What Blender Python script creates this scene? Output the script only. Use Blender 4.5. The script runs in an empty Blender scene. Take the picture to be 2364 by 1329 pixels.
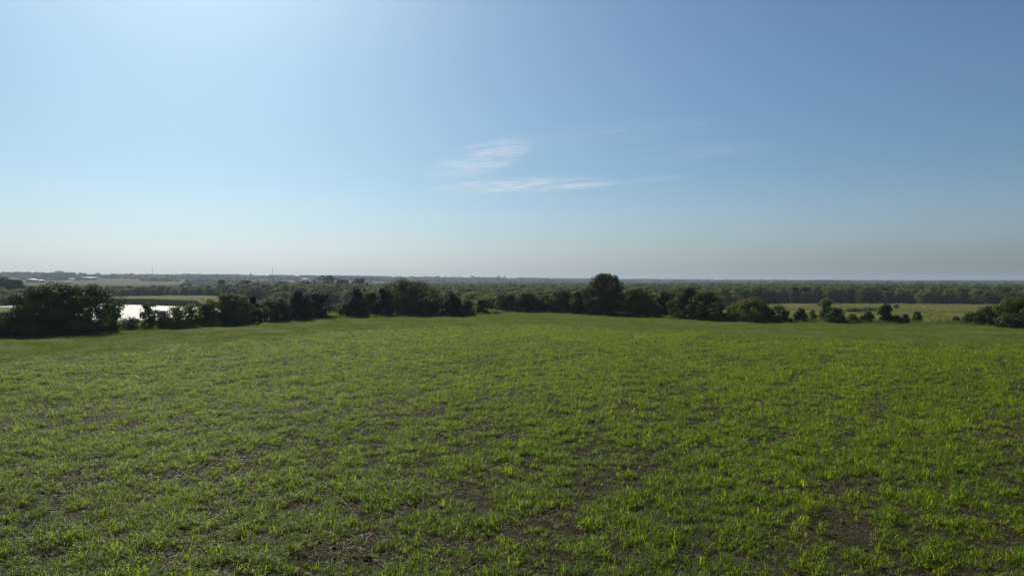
import bpy, math, random
import numpy as np
from mathutils import Vector, noise as mnoise

scene = bpy.context.scene
COL = scene.collection
R = math.radians

# ------------------------------------------------------------------ camera
CAM_H = 9.0
PITCH = -0.527
F = 1576.0 / 2364.0            # focal length in image widths
cam_d = bpy.data.cameras.new("camera")
cam_d.sensor_width = 36.0
cam_d.lens = 36.0 * F
cam_d.clip_start = 0.1
cam_d.clip_end = 60000.0
cam = bpy.data.objects.new("camera", cam_d)
cam.location = (0, 0, CAM_H)
cam.rotation_euler = (R(90 + PITCH), 0, 0)
COL.objects.link(cam)
scene.camera = cam

# ------------------------------------------------------------------ sky, sun, exposure
SUN_EL, SUN_AZ = 38.0, -26.0       # azimuth measured from +Y towards +X
world = bpy.data.worlds.new("World")
scene.world = world
world.use_nodes = True
wn, wl = world.node_tree.nodes, world.node_tree.links
for n in list(wn):
    wn.remove(n)


def W(t, **kw):
    n = wn.new(t)
    for k, v in kw.items():
        setattr(n, k, v)
    return n


def wmath(op, a, b=None, clamp=False):
    n = wn.new('ShaderNodeMath')
    n.operation = op
    n.use_clamp = clamp
    for i, v in enumerate((a, b)):
        if v is None:
            continue
        if isinstance(v, (int, float)):
            n.inputs[i].default_value = v
        else:
            wl.new(v, n.inputs[i])
    return n.outputs[0]


sky = W('ShaderNodeTexSky')
sky.sky_type = 'NISHITA'
sky.sun_disc = False
sky.sun_elevation = R(SUN_EL)
sky.sun_rotation = R(SUN_AZ)
sky.altitude = 150.0
sky.air_density = 1.0
sky.dust_density = 1.6
sky.ozone_density = 1.0
tc = W('ShaderNodeTexCoord')
sep = W('ShaderNodeSeparateXYZ')
wl.new(tc.outputs['Generated'], sep.inputs[0])
ysafe = wmath('MAXIMUM', sep.outputs[1], 0.02)
u = wmath('DIVIDE', sep.outputs[0], ysafe)
v = wmath('DIVIDE', sep.outputs[2], ysafe)
comb = W('ShaderNodeCombineXYZ')
# wisps lean a little: shear v by u
vs = wmath('SUBTRACT', v, wmath('MULTIPLY', u, 0.10))
wl.new(wmath('MULTIPLY', u, 8.0), comb.inputs[0])
wl.new(wmath('MULTIPLY', vs, 90.0), comb.inputs[1])
nz = W('ShaderNodeTexNoise')
nz.inputs['Scale'].default_value = 1.0
nz.inputs['Detail'].default_value = 8.0
nz.inputs['Roughness'].default_value = 0.62
nz.inputs['Distortion'].default_value = 0.7
wl.new(comb.outputs[0], nz.inputs['Vector'])


def patch(u0, v0, su, sv, tilt, amp):
    du = wmath('SUBTRACT', u, u0)
    dv = wmath('SUBTRACT', wmath('SUBTRACT', v, v0), wmath('MULTIPLY', du, tilt))
    a = wmath('POWER', wmath('ABSOLUTE', wmath('DIVIDE', du, su)), 2.0)
    b = wmath('POWER', wmath('ABSOLUTE', wmath('DIVIDE', dv, sv)), 2.0)
    g = wmath('SUBTRACT', 1.0, wmath('ADD', a, b), clamp=True)
    return wmath('MULTIPLY', g, amp)


pm = None
for args in ((-0.045, 0.180, 0.085, 0.026, 0.26, 1.0),
             (0.022, 0.1410, 0.148, 0.0120, 0.045, 1.15),
             (0.205, 0.149, 0.06, 0.006, 0.08, 0.16),
             (0.27, 0.191, 0.13, 0.014, 0.06, 0.07),
             (0.12, 0.215, 0.2, 0.02, 0.1, 0.07),
             (-0.37, 0.112, 0.16, 0.010, 0.02, 0.25)):
    p = patch(*args)
    pm = p if pm is None else wmath('MAXIMUM', pm, p)
comb2 = W('ShaderNodeCombineXYZ')
wl.new(wmath('MULTIPLY', u, 42.0), comb2.inputs[0])
wl.new(wmath('MULTIPLY', vs, 520.0), comb2.inputs[1])
nf = W('ShaderNodeTexNoise')
nf.inputs['Scale'].default_value = 1.0
nf.inputs['Detail'].default_value = 5.0
nf.inputs['Roughness'].default_value = 0.6
nf.inputs['Distortion'].default_value = 1.1
wl.new(comb2.outputs[0], nf.inputs['Vector'])
thr = wmath('MULTIPLY', wmath('SUBTRACT', nz.outputs['Fac'], 0.33), 2.6, clamp=True)
fib = wmath('ADD', 0.22, wmath('MULTIPLY', wmath('SUBTRACT', nf.outputs['Fac'], 0.36), 3.6, clamp=True))
cl = wmath('MULTIPLY', wmath('MULTIPLY', wmath('MULTIPLY', thr, fib), wmath('POWER', pm, 0.7)), 0.95, clamp=True)
front = wmath('GREATER_THAN', sep.outputs[1], 0.05)
cl = wmath('MULTIPLY', cl, front)
cmix = W('ShaderNodeMix', data_type='RGBA')
wl.new(cl, cmix.inputs['Factor'])
# cool white balance of the camera
wb = W('ShaderNodeMix', data_type='RGBA', blend_type='MULTIPLY')
wb.inputs['Factor'].default_value = 1.0
wb.inputs['B'].default_value = (0.712, 1.055, 1.300, 1)
wl.new(sky.outputs[0], wb.inputs['A'])
# low haze greys the sky towards the horizon, alike all round
hs = W('ShaderNodeHueSaturation')
mr = W('ShaderNodeMapRange', interpolation_type='SMOOTHSTEP')
mr.inputs['From Min'].default_value = -0.02
mr.inputs['From Max'].default_value = 0.17
mr.inputs['To Min'].default_value = 0.46
mr.inputs['To Max'].default_value = 0.95
wl.new(sep.outputs[2], mr.inputs['Value'])
wl.new(mr.outputs[0], hs.inputs['Saturation'])
wl.new(wb.outputs['Result'], hs.inputs['Color'])
hw = W('ShaderNodeMix', data_type='RGBA', blend_type='MULTIPLY')
mr2 = W('ShaderNodeMapRange', interpolation_type='SMOOTHSTEP')
mr2.inputs['From Min'].default_value = 0.0
mr2.inputs['From Max'].default_value = 0.20
mr2.inputs['To Min'].default_value = 1.0
mr2.inputs['To Max'].default_value = 0.0
wl.new(sep.outputs[2], mr2.inputs['Value'])
wl.new(mr2.outputs[0], hw.inputs['Factor'])
wl.new(hs.outputs['Color'], hw.inputs['A'])
hw.inputs['B'].default_value = (1.02, 1.02, 1.11, 1)
wl.new(hw.outputs['Result'], cmix.inputs['A'])
cmix.inputs['B'].default_value = (12.0, 12.6, 13.4, 1)
bg = W('ShaderNodeBackground')
SKY_STR = 0.0570
bg.inputs['Strength'].default_value = SKY_STR
wl.new(cmix.outputs['Result'], bg.inputs['Color'])
wo = W('ShaderNodeOutputWorld')
wl.new(bg.outputs[0], wo.inputs['Surface'])

sun_d = bpy.data.lights.new("sun", 'SUN')
sun_d.energy = 5.0
sun_d.angle = R(0.55)
sun_d.color = (1.0, 0.94, 0.80)
sun = bpy.data.objects.new("sun", sun_d)
sdir = Vector((math.sin(R(SUN_AZ)) * math.cos(R(SUN_EL)), math.cos(R(SUN_AZ)) * math.cos(R(SUN_EL)), math.sin(R(SUN_EL))))
sun.rotation_euler = sdir.to_track_quat('Z', 'Y').to_euler()
sun.location = (0, 0, 200)
COL.objects.link(sun)

vsn = scene.view_settings
scene.display_settings.display_device = 'sRGB'
vsn.view_transform = 'Standard'
vsn.look = 'None'
vsn.exposure = 0.05
vsn.gamma = 1.0
vsn.use_curve_mapping = False
cy = scene.cycles
cy.use_denoising = True
cy.denoiser = 'OPENIMAGEDENOISE'
cy.denoising_input_passes = 'RGB_ALBEDO_NORMAL'
cy.denoising_prefilter = 'ACCURATE'
cy.max_bounces = 4
cy.diffuse_bounces = 2
cy.glossy_bounces = 2
cy.transmission_bounces = 3
cy.volume_bounces = 0
cy.transparent_max_bounces = 8
cy.caustics_reflective = False
cy.caustics_refractive = False

# ------------------------------------------------------------------ helpers
def ray(px, py):
    """direction through a point of the photograph (2364 x 1329)"""
    X = (px - 1182.0) / 1576.0
    Z = (664.5 - py) / 1576.0
    p = R(PITCH)
    return np.array([X, math.cos(p) - Z * math.sin(p), math.sin(p) + Z * math.cos(p)])


def at_plane(px, py, z=0.0):
    d = ray(px, py)
    t = (z - CAM_H) / d[2]
    return d[0] * t, d[1] * t


def smooth(a):
    a = np.clip(a, 0, 1)
    return a * a * (3 - 2 * a)


def vnoise(x, y, seed=0):
    x = np.asarray(x, float)
    y = np.asarray(y, float)
    xi = np.floor(x).astype(np.int64)
    yi = np.floor(y).astype(np.int64)
    xf, yf = x - xi, y - yi
    xf = xf * xf * (3 - 2 * xf)
    yf = yf * yf * (3 - 2 * yf)

    def h(a, b):
        n = (a * 374761393 + b * 668265263 + seed * 1274126177) & 0xFFFFFFFF
        n = ((n ^ (n >> 13)) * 1274126177) & 0xFFFFFFFF
        n = n ^ (n >> 16)
        return (n & 0xFFFF) / 65535.0
    return (h(xi, yi) * (1 - xf) + h(xi + 1, yi) * xf) * (1 - yf) + (h(xi, yi + 1) * (1 - xf) + h(xi + 1, yi + 1) * xf) * yf


def fbm(x, y, seed=0, octs=4):
    s, a, t = 0, 0.5, 0
    for i in range(octs):
        s = s + a * vnoise(x * 2 ** i, y * 2 ** i, seed + i * 17)
        t += a
        a *= 0.5
    return s / t


def set_props(o, label=None, cat=None, group=None, kind=None):
    if label:
        o['label'] = label
    if cat:
        o['category'] = cat
    if group:
        o['group'] = group
    if kind:
        o['kind'] = kind
    return o


def np_mesh(name, verts, faces, mats, attr=None, smooth_shade=False, mat_idx=None):
    """verts (n,3), faces (m,k) of one k"""
    me = bpy.data.meshes.new(name)
    verts = np.ascontiguousarray(verts, dtype=np.float32)
    faces = np.ascontiguousarray(faces, dtype=np.int32)
    m, k = faces.shape
    me.vertices.add(len(verts))
    me.vertices.foreach_set('co', verts.ravel())
    me.loops.add(m * k)
    me.loops.foreach_set('vertex_index', faces.ravel())
    me.polygons.add(m)
    me.polygons.foreach_set('loop_start', np.arange(0, m * k, k, dtype=np.int32))
    me.polygons.foreach_set('loop_total', np.full(m, k, dtype=np.int32))
    if mat_idx is not None:
        me.polygons.foreach_set('material_index', np.asarray(mat_idx, dtype=np.int32))
    me.update(calc_edges=True)
    if smooth_shade:
        me.polygons.foreach_set('use_smooth', np.ones(m, dtype=bool))
    for mt in (mats if isinstance(mats, (list, tuple)) else [mats]):
        me.materials.append(mt)
    if attr:
        for an, (dom, vals) in attr.items():
            a = me.attributes.new(an, 'FLOAT', dom)
            a.data.foreach_set('value', np.asarray(vals, dtype=np.float32))
    return me


def obj(name, me, parent=None, loc=None):
    o = bpy.data.objects.new(name, me)
    COL.objects.link(o)
    if parent:
        o.parent = parent
    if loc is not None:
        o.location = loc
    return o


# ------------------------------------------------------------------ materials
def new_mat(name):
    m = bpy.data.materials.new(name)
    m.use_nodes = True
    nt = m.node_tree
    for n in list(nt.nodes):
        nt.nodes.remove(n)
    return m, nt


def N(nt, t, **kw):
    n = nt.nodes.new(t)
    for k, v in kw.items():
        setattr(n, k, v)
    return n


def ramp(nt, fac, stops):
    r = N(nt, 'ShaderNodeValToRGB')
    el = r.color_ramp.elements
    while len(el) < len(stops):
        el.new(0.5)
    for e, (p, c) in zip(el, stops):
        e.position = p
        e.color = (*c, 1)
    nt.links.new(fac, r.inputs[0])
    return r.outputs[0]


def mixc(nt, fac, a, b):
    m = N(nt, 'ShaderNodeMix', data_type='RGBA')
    for s, vv in (('Factor', fac), ('A', a), ('B', b)):
        if isinstance(vv, (int, float)):
            m.inputs[s].default_value = vv
        elif isinstance(vv, tuple):
            m.inputs[s].default_value = (*vv, 1)
        else:
            nt.links.new(vv, m.inputs[s])
    return m.outputs['Result']


def tex_noise(nt, scale, detail=3, rough=0.55, vec=None, dist=0.0):
    n = N(nt, 'ShaderNodeTexNoise')
    n.inputs['Scale'].default_value = scale
    n.inputs['Detail'].default_value = detail
    n.inputs['Roughness'].default_value = rough
    n.inputs['Distortion'].default_value = dist
    if vec is not None:
        nt.links.new(vec, n.inputs['Vector'])
    return n.outputs['Fac']


def leaf_mat(name, c0, c1, c2, trans=0.22, rough=0.65, spec=0.06, tboost=1.5, tcol=None, drift=0.0):
    """leaf whose tint varies leaf by leaf (attribute) and plant by plant"""
    m, nt = new_mat(name)
    at = N(nt, 'ShaderNodeAttribute', attribute_name='tint')
    oi = N(nt, 'ShaderNodeObjectInfo')
    rnd_out = oi.outputs['Random']
    if drift:
        # patches of paler and darker growth, one value for each plant
        d1 = tex_noise(nt, 0.11, 3, 0.6, oi.outputs['Location'])
        d2 = N(nt, 'ShaderNodeMapRange')
        d2.inputs['From Min'].default_value = 0.30
        d2.inputs['From Max'].default_value = 0.70
        nt.links.new(d1, d2.inputs['Value'])
        d3 = N(nt, 'ShaderNodeMix')
        d3.inputs['Factor'].default_value = drift
        nt.links.new(oi.outputs['Random'], d3.inputs['A'])
        nt.links.new(d2.outputs[0], d3.inputs['B'])
        rnd_out = d3.outputs['Result']
    ad = N(nt, 'ShaderNodeMath', operation='MULTIPLY_ADD')
    nt.links.new(rnd_out, ad.inputs[0])
    ad.inputs[1].default_value = 0.5
    sc = N(nt, 'ShaderNodeMath', operation='MULTIPLY')
    nt.links.new(at.outputs['Fac'], sc.inputs[0])
    sc.inputs[1].default_value = 0.5
    nt.links.new(sc.outputs[0], ad.inputs[2])
    col = ramp(nt, ad.outputs[0], [(0.12, c0), (0.5, c1), (0.9, c2)])
    pb = N(nt, 'ShaderNodeBsdfPrincipled')
    nt.links.new(col, pb.inputs['Base Color'])
    pb.inputs['Roughness'].default_value = rough
    pb.inputs['Specular IOR Level'].default_value = spec
    tr = N(nt, 'ShaderNodeBsdfTranslucent')
    tc_ = N(nt, 'ShaderNodeMix', data_type='RGBA', blend_type='MULTIPLY')
    tc_.inputs['Factor'].default_value = 1.0
    nt.links.new(col, tc_.inputs['A'])
    tcol = tcol or (1.0, 1.0, 0.6)
    tc_.inputs['B'].default_value = (tcol[0] * tboost, tcol[1] * tboost, tcol[2] * tboost, 1)
    nt.links.new(tc_.outputs['Result'], tr.inputs['Color'])
    mx = N(nt, 'ShaderNodeMixShader')
    mx.inputs[0].default_value = trans
    nt.links.new(pb.outputs[0], mx.inputs[1])
    nt.links.new(tr.outputs[0], mx.inputs[2])
    out = N(nt, 'ShaderNodeOutputMaterial')
    nt.links.new(mx.outputs[0], out.inputs['Surface'])
    return m


M = {}
M['leaf_green'] = leaf_mat('leaf_green', (0.031, 0.055, 0.012), (0.053, 0.084, 0.017), (0.084, 0.114, 0.023))
M['leaf_olive'] = leaf_mat('leaf_olive', (0.066, 0.084, 0.014), (0.112, 0.130, 0.022), (0.170, 0.164, 0.032), trans=0.30)
M['leaf_brown'] = leaf_mat('leaf_brown', (0.042, 0.048, 0.012), (0.068, 0.068, 0.017), (0.105, 0.086, 0.024))
M['leaf_pale'] = leaf_mat('leaf_pale', (0.092, 0.132, 0.026), (0.140, 0.182, 0.038), (0.200, 0.228, 0.054), trans=0.32)
M['leaf_cedar'] = leaf_mat('leaf_cedar', (0.0135, 0.0225, 0.0097), (0.0195, 0.0300, 0.0120), (0.0300, 0.0390, 0.0150), trans=0.16)
M['leaf_grey'] = leaf_mat('leaf_grey', (0.0595, 0.0595, 0.0350), (0.0875, 0.0840, 0.0490), (0.1155, 0.1050, 0.0595))
M['crop'] = leaf_mat('crop_leaf', (0.044, 0.096, 0.007), (0.112, 0.168, 0.010), (0.206, 0.210, 0.020), trans=0.58, rough=0.45, spec=0.17, tboost=2.45, tcol=(1.0, 1.0, 0.22), drift=0.42)
M['weed'] = leaf_mat('weed_leaf', (0.040, 0.070, 0.018), (0.065, 0.100, 0.022), (0.100, 0.110, 0.036), trans=0.45, rough=0.5, spec=0.12, tboost=1.6, tcol=(1, 1, 0.35))
M['margin'] = leaf_mat('margin_grass', (0.084, 0.136, 0.018), (0.122, 0.172, 0.028), (0.178, 0.186, 0.044), trans=0.42, rough=0.6, spec=0.06, tboost=1.6, tcol=(1, 1, 0.45), drift=0.6)
M['dry'] = leaf_mat('dry_grass', (0.150, 0.120, 0.062), (0.210, 0.165, 0.090), (0.270, 0.215, 0.120), trans=0.35, rough=0.6, spec=0.2, tboost=1.1, tcol=(1, .95, .8))
M['straw'] = leaf_mat('straw', (0.10, 0.08, 0.055), (0.17, 0.14, 0.095), (0.27, 0.22, 0.15), trans=0.15, rough=0.55, spec=0.3, tboost=1.0, tcol=(1, .95, .8))


def simple_mat(name, c0, c1, scale=3.0, rough=0.8, metal=0.0, bump=0.0, spec=0.3):
    m, nt = new_mat(name)
    tcn = N(nt, 'ShaderNodeTexCoord')
    nf = tex_noise(nt, scale, 5, 0.6, tcn.outputs['Object'])
    col = ramp(nt, nf, [(0.3, c0), (0.7, c1)])
    pb = N(nt, 'ShaderNodeBsdfPrincipled')
    nt.links.new(col, pb.inputs['Base Color'])
    pb.inputs['Roughness'].default_value = rough
    pb.inputs['Metallic'].default_value = metal
    pb.inputs['Specular IOR Level'].default_value = spec
    if bump:
        b = N(nt, 'ShaderNodeBump')
        b.inputs['Strength'].default_value = bump
        b.inputs['Distance'].default_value = 0.05
        nt.links.new(nf, b.inputs['Height'])
        nt.links.new(b.outputs[0], pb.inputs['Normal'])
    out = N(nt, 'ShaderNodeOutputMaterial')
    nt.links.new(pb.outputs[0], out.inputs['Surface'])
    return m


M['bark'] = simple_mat('bark', (0.045, 0.036, 0.028), (0.10, 0.082, 0.065), 6, 0.9, bump=0.6)
M['roof_metal'] = simple_mat('roof_metal', (0.36, 0.37, 0.38), (0.44, 0.45, 0.46), 0.4, 0.6, 0.0, spec=0.3)
M['roof_tan'] = simple_mat('roof_tan', (0.40, 0.33, 0.25), (0.50, 0.42, 0.33), 0.4, 0.6)
M['wall_dark'] = simple_mat('wall_dark', (0.10, 0.12, 0.14), (0.14, 0.16, 0.18), 0.5, 0.7)
M['wall_green'] = simple_mat('wall_green', (0.10, 0.16, 0.17), (0.14, 0.20, 0.21), 0.5, 0.6)
M['wall_white'] = simple_mat('wall_white', (0.62, 0.60, 0.57), (0.72, 0.70, 0.67), 0.5, 0.6)
M['wall_brown'] = simple_mat('wall_brown', (0.16, 0.11, 0.08), (0.22, 0.16, 0.12), 0.5, 0.8)
M['door_dark'] = simple_mat('door_dark', (0.03, 0.03, 0.03), (0.05, 0.05, 0.05), 0.5, 0.7)
M['steel'] = simple_mat('mast_steel', (0.22, 0.22, 0.23), (0.34, 0.33, 0.33), 0.5, 0.5, 0.6)


def soil_mat():
    m, nt = new_mat('field_soil')
    tcn = N(nt, 'ShaderNodeTexCoord')
    P = tcn.outputs['Object']
    big = tex_noise(nt, 0.25, 4, 0.6, P)
    fine = tex_noise(nt, 9.0, 6, 0.7, P)
    fine2 = tex_noise(nt, 2.2, 5, 0.65, P)
    c = ramp(nt, fine, [(0.30, (0.012, 0.009, 0.006)), (0.55, (0.034, 0.026, 0.016)), (0.78, (0.090, 0.070, 0.046))])
    c2 = ramp(nt, big, [(0.35, (0.020, 0.015, 0.010)), (0.7, (0.056, 0.042, 0.027))])
    col = mixc(nt, 0.45, c, c2)
    # moss-thin seedlings and stubble seen as colour only between the plants
    gmask = ramp(nt, fine2, [(0.46, (0, 0, 0)), (0.66, (1, 1, 1))])
    sepc = N(nt, 'ShaderNodeMath', operation='MULTIPLY')
    nt.links.new(gmask, sepc.inputs[0])
    sepc.inputs[1].default_value = 0.45
    col = mixc(nt, sepc.outputs[0], col, (0.060, 0.072, 0.012))
    pb = N(nt, 'ShaderNodeBsdfPrincipled')
    nt.links.new(col, pb.inputs['Base Color'])
    pb.inputs['Roughness'].default_value = 0.92
    pb.inputs['Specular IOR Level'].default_value = 0.04
    add = N(nt, 'ShaderNodeMath', operation='MULTIPLY_ADD')
    nt.links.new(fine2, add.inputs[0])
    add.inputs[1].default_value = 2.0
    nt.links.new(fine, add.inputs[2])
    b = N(nt, 'ShaderNodeBump')
    b.inputs['Strength'].default_value = 1.0
    b.inputs['Distance'].default_value = 0.07
    nt.links.new(add.outputs[0], b.inputs['Height'])
    nt.links.new(b.outputs[0], pb.inputs['Normal'])
    out = N(nt, 'ShaderNodeOutputMaterial')
    nt.links.new(pb.outputs[0], out.inputs['Surface'])
    return m


def grass_ground_mat(name, stops, s1=0.35, s2=3.5, stretch=(1, 1, 1), bump=0.12, rot=0.0):
    m, nt = new_mat(name)
    tcn = N(nt, 'ShaderNodeTexCoord')
    mp = N(nt, 'ShaderNodeMapping')
    mp.inputs['Scale'].default_value = stretch
    mp.inputs['Rotation'].default_value = (0, 0, rot)
    nt.links.new(tcn.outputs['Object'], mp.inputs['Vector'])
    a = tex_noise(nt, s1, 5, 0.6, mp.outputs[0])
    b = tex_noise(nt, s2, 5, 0.7, tcn.outputs['Object'])
    mx = N(nt, 'ShaderNodeMath', operation='MULTIPLY_ADD')
    nt.links.new(b, mx.inputs[0])
    mx.inputs[1].default_value = 0.5
    hf = N(nt, 'ShaderNodeMath', operation='MULTIPLY')
    nt.links.new(a, hf.inputs[0])
    hf.inputs[1].default_value = 0.5
    nt.links.new(hf.outputs[0], mx.inputs[2])
    col = ramp(nt, mx.outputs[0], stops)
    pb = N(nt, 'ShaderNodeBsdfPrincipled')
    nt.links.new(col, pb.inputs['Base Color'])
    pb.inputs['Roughness'].default_value = 0.9
    pb.inputs['Specular IOR Level'].default_value = 0.03
    bp = N(nt, 'ShaderNodeBump')
    bp.inputs['Strength'].default_value = 0.8
    bp.inputs['Distance'].default_value = bump
    nt.links.new(b, bp.inputs['Height'])
    nt.links.new(bp.outputs[0], pb.inputs['Normal'])
    out = N(nt, 'ShaderNodeOutputMaterial')
    nt.links.new(pb.outputs[0], out.inputs['Surface'])
    return m


M['soil'] = soil_mat()
M['margin_ground'] = grass_ground_mat('margin_ground', [(0.38, (0.044, 0.064, 0.012)), (0.5, (0.086, 0.102, 0.020)), (0.60, (0.124, 0.126, 0.034))], 0.12, 3.0, (0.25, 1, 1), rot=-0.5)
M['meadow'] = grass_ground_mat('meadow_ground', [(0.36, (0.076, 0.084, 0.018)), (0.5, (0.112, 0.112, 0.027)), (0.64, (0.152, 0.134, 0.042))], 0.03, 0.6, (0.4, 1.4, 1), bump=0.3)
M['pasture'] = grass_ground_mat('pasture_ground', [(0.36, (0.036, 0.046, 0.006)), (0.5, (0.048, 0.056, 0.008)), (0.64, (0.068, 0.066, 0.013))], 0.006, 0.08, (0.5, 1.6, 1), bump=0.5)
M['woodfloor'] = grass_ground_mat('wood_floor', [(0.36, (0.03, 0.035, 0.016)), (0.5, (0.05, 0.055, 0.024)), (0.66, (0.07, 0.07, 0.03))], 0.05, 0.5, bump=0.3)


def water_mat():
    m, nt = new_mat('pond_water')
    tcn = N(nt, 'ShaderNodeTexCoord')
    mp = N(nt, 'ShaderNodeMapping')
    mp.inputs['Scale'].default_value = (1, 1.6, 1)
    nt.links.new(tcn.outputs['Object'], mp.inputs['Vector'])
    a = tex_noise(nt, 1.3, 3, 0.6, mp.outputs[0])
    pb = N(nt, 'ShaderNodeBsdfPrincipled')
    pb.inputs['Base Color'].default_value = (0.045, 0.050, 0.040, 1)
    pb.inputs['Roughness'].default_value = 0.50
    pb.inputs['IOR'].default_value = 1.33
    pb.inputs['Specular IOR Level'].default_value = 0.36
    bp = N(nt, 'ShaderNodeBump')
    bp.inputs['Strength'].default_value = 1.0
    bp.inputs['Distance'].default_value = 0.22
    nt.links.new(a, bp.inputs['Height'])
    nt.links.new(bp.outputs[0], pb.inputs['Normal'])
    out = N(nt, 'ShaderNodeOutputMaterial')
    nt.links.new(pb.outputs[0], out.inputs['Surface'])
    return m


M['water'] = water_mat()

# ------------------------------------------------------------------ terrain
FIELD_EDGE = [(-420, 800), (-200, 786), (0, 775), (130, 768), (270, 762), (420, 757), (600, 743), (800, 732), (1000, 729), (1100, 727),
              (1170, 720), (1350, 722), (1450, 729), (1560, 736), (1680, 741), (2000, 745), (2200, 747), (2364, 752), (2600, 760), (2800, 770)]
CROP_EDGE = [(-420, 872), (-200, 850), (0, 834), (140, 826), (300, 812), (450, 800), (620, 783), (780, 768), (900, 759), (1050, 754), (1200, 752),
             (1350, 757), (1500, 763), (1650, 771), (1800, 778), (1950, 785), (2150, 793), (2364, 799), (2600, 808), (2800, 820)]


def edge_tab(lst):
    a, r = [], []
    for px, py in lst:
        x, y = at_plane(px, py)
        a.append(math.atan2(x, y))
        r.append(math.hypot(x, y))
    return np.array(a), np.array(r)


FA, FR = edge_tab(FIELD_EDGE)
CA, CR = edge_tab(CROP_EDGE)
def field_r(az): return np.interp(az, FA, FR)
def crop_r(az): return np.interp(az, CA, CR)
def px_az(px): return math.atan((px - 1182.0) / 1576.0)


Z_WATER = -6.9
POND = [(-160, 697), (60, 697), (150, 699.5), (264, 702), (330, 704), (400, 706.5), (470, 708.5), (522, 713), (538, 722), (500, 732),
        (400, 740), (300, 742), (200, 739), (110, 727), (60, 711), (-160, 713)]
POND_W = np.array([at_plane(px, py, Z_WATER) for px, py in POND])


def poly_sd(x, y, P):
    """signed distance to polygon, negative inside"""
    d = np.full(x.shape, 1e18)
    s = np.ones(x.shape, bool)
    n = len(P)
    for i in range(n):
        a, b = P[i], P[(i + 1) % n]
        ex, ey = b - a
        wx, wy = x - a[0], y - a[1]
        t = np.clip((wx * ex + wy * ey) / (ex * ex + ey * ey), 0, 1)
        dx, dy = wx - ex * t, wy - ey * t
        d = np.minimum(d, dx * dx + dy * dy)
        c = ((a[1] <= y) & (b[1] > y)) | ((b[1] <= y) & (a[1] > y))
        with np.errstate(divide='ignore', invalid='ignore'):
            xi = a[0] + (y - a[1]) / (b[1] - a[1] if b[1] != a[1] else 1e-9) * (b[0] - a[0])
        s ^= c & (x < xi)
    d = np.sqrt(d)
    return np.where(s, d, -d)


FAR_AZ = np.array([px_az(p) for p in (-160, 60, 264, 400, 522)])
FAR_R = np.array([math.hypot(*at_plane(p, q, Z_WATER)) for p, q in ((-160, 697), (60, 697), (264, 702), (400, 706.5), (522, 713))])


def height(x, y):
    x = np.asarray(x, float)
    y = np.asarray(y, float)
    r = np.hypot(x, y)
    az = np.arctan2(x, y)
    dg = np.degrees(az)
    e = r - field_r(az)
    L = np.interp(dg, [-40, -20, 0, 15, 40], [170, 190, 240, 300, 330])
    front = smooth((65 - np.abs(dg)) / 20)
    z = -7.0 * smooth(e / L) * (0.35 + 0.65 * front)
    A = np.interp(dg, [-60, -37, -25, -12, 0, 10, 20, 37, 60], [38, 38, 34, 31, 25, 18, 10, 5, 5])
    R0 = np.interp(dg, [-37, -20, -8, 5, 37], [950, 1050, 1500, 2300, 2600])
    R1 = np.interp(dg, [-37, -20, -8, 5, 37], [3500, 3700, 4200, 4700, 5300])
    s = np.clip((r - R0) / (R1 - R0), 0, 1)
    z = z + A * (0.55 * s ** 1.15 + 0.45 * smooth(s))
    # rolling relief
    z = z + (fbm(x / 420, y / 420, 5, 3) - 0.5) * 5.0 * smooth((r - 700) / 1500)
    z = z + (fbm(x / 60, y / 60, 9, 3) - 0.5) * 0.9 * smooth((e - 10) / 120) * smooth((2500 - r) / 1500)
    # pond basin and the bench of meadow behind it
    near = (r < 1500) & (dg < -8) & (dg > -60)
    if np.any(near):
        sd = np.full(x.shape, 1e3)
        sd[near] = poly_sd(x[near], y[near], POND_W)
        rf = np.interp(az, FAR_AZ, FAR_R)
        bench = smooth((r - rf - 1.5) / 9.0) * smooth((1050 - r) / 250) * smooth((dg + 45) / 4) * smooth((-19 - dg) / 5) * near
        bz = -4.3 + (fbm(x / 25, y / 25, 31, 3) - 0.5) * 0.7
        z = z * (1 - bench) + bz * bench
        shore = smooth(1 - (sd - 1.0) / 22.0)
        shore = np.where(r > rf + 0.5, smooth(1 - sd / 2.5), shore)
        z = z * (1 - shore) + np.where(sd < 0, Z_WATER - 0.9, Z_WATER + np.minimum(0.12 + np.maximum(sd, 0) * 0.10, 1.5)) * shore
    # soft unevenness of the crop field
    z = z + (fbm(x / 14, y / 14, 3, 3) - 0.5) * 0.16 * smooth((18 - e) / 30)
    return z


def march(px, py):
    d = ray(px, py)
    t = np.concatenate([np.arange(8, 400, 0.5), np.arange(400, 9000, 4.0)])
    X, Y, Z = d[0] * t, d[1] * t, CAM_H + d[2] * t
    under = np.nonzero(Z <= height(X, Y))[0]
    i = under[0] if len(under) else len(t) - 1
    return X[i], Y[i]


fine_az = np.radians(np.linspace(-52, 52, 521))
coarse = np.radians(np.linspace(52, 308, 65))[1:-1]
AZ = np.concatenate([fine_az, coarse])
azw = np.where(AZ > math.pi, AZ - 2 * math.pi, AZ)
NA = len(AZ)
t_crop = np.linspace(0, 1, 60) ** 1.25
t_mar = np.linspace(0, 1, 22)[1:]
k_out = 190
rows_r = []
cr, fr = crop_r(azw), field_r(azw)
for t in t_crop:
    rows_r.append(cr * max(t, 0.004))
for t in t_mar:
    rows_r.append(cr + (fr - cr) * t)
base = fr
out_off = np.geomspace(3.0, 7400.0, k_out)
out_off = np.unique(np.concatenate([out_off, np.arange(150, 760, 4.0)]))
for o_ in out_off:
    rows_r.append(base + o_)
rows_r = np.array(rows_r)
GX = rows_r * np.sin(azw)[None, :]
GY = rows_r * np.cos(azw)[None, :]
GZ = height(GX, GY)
i_crop, i_mar = len(t_crop) - 1, len(t_crop) - 1 + len(t_mar)


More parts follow.
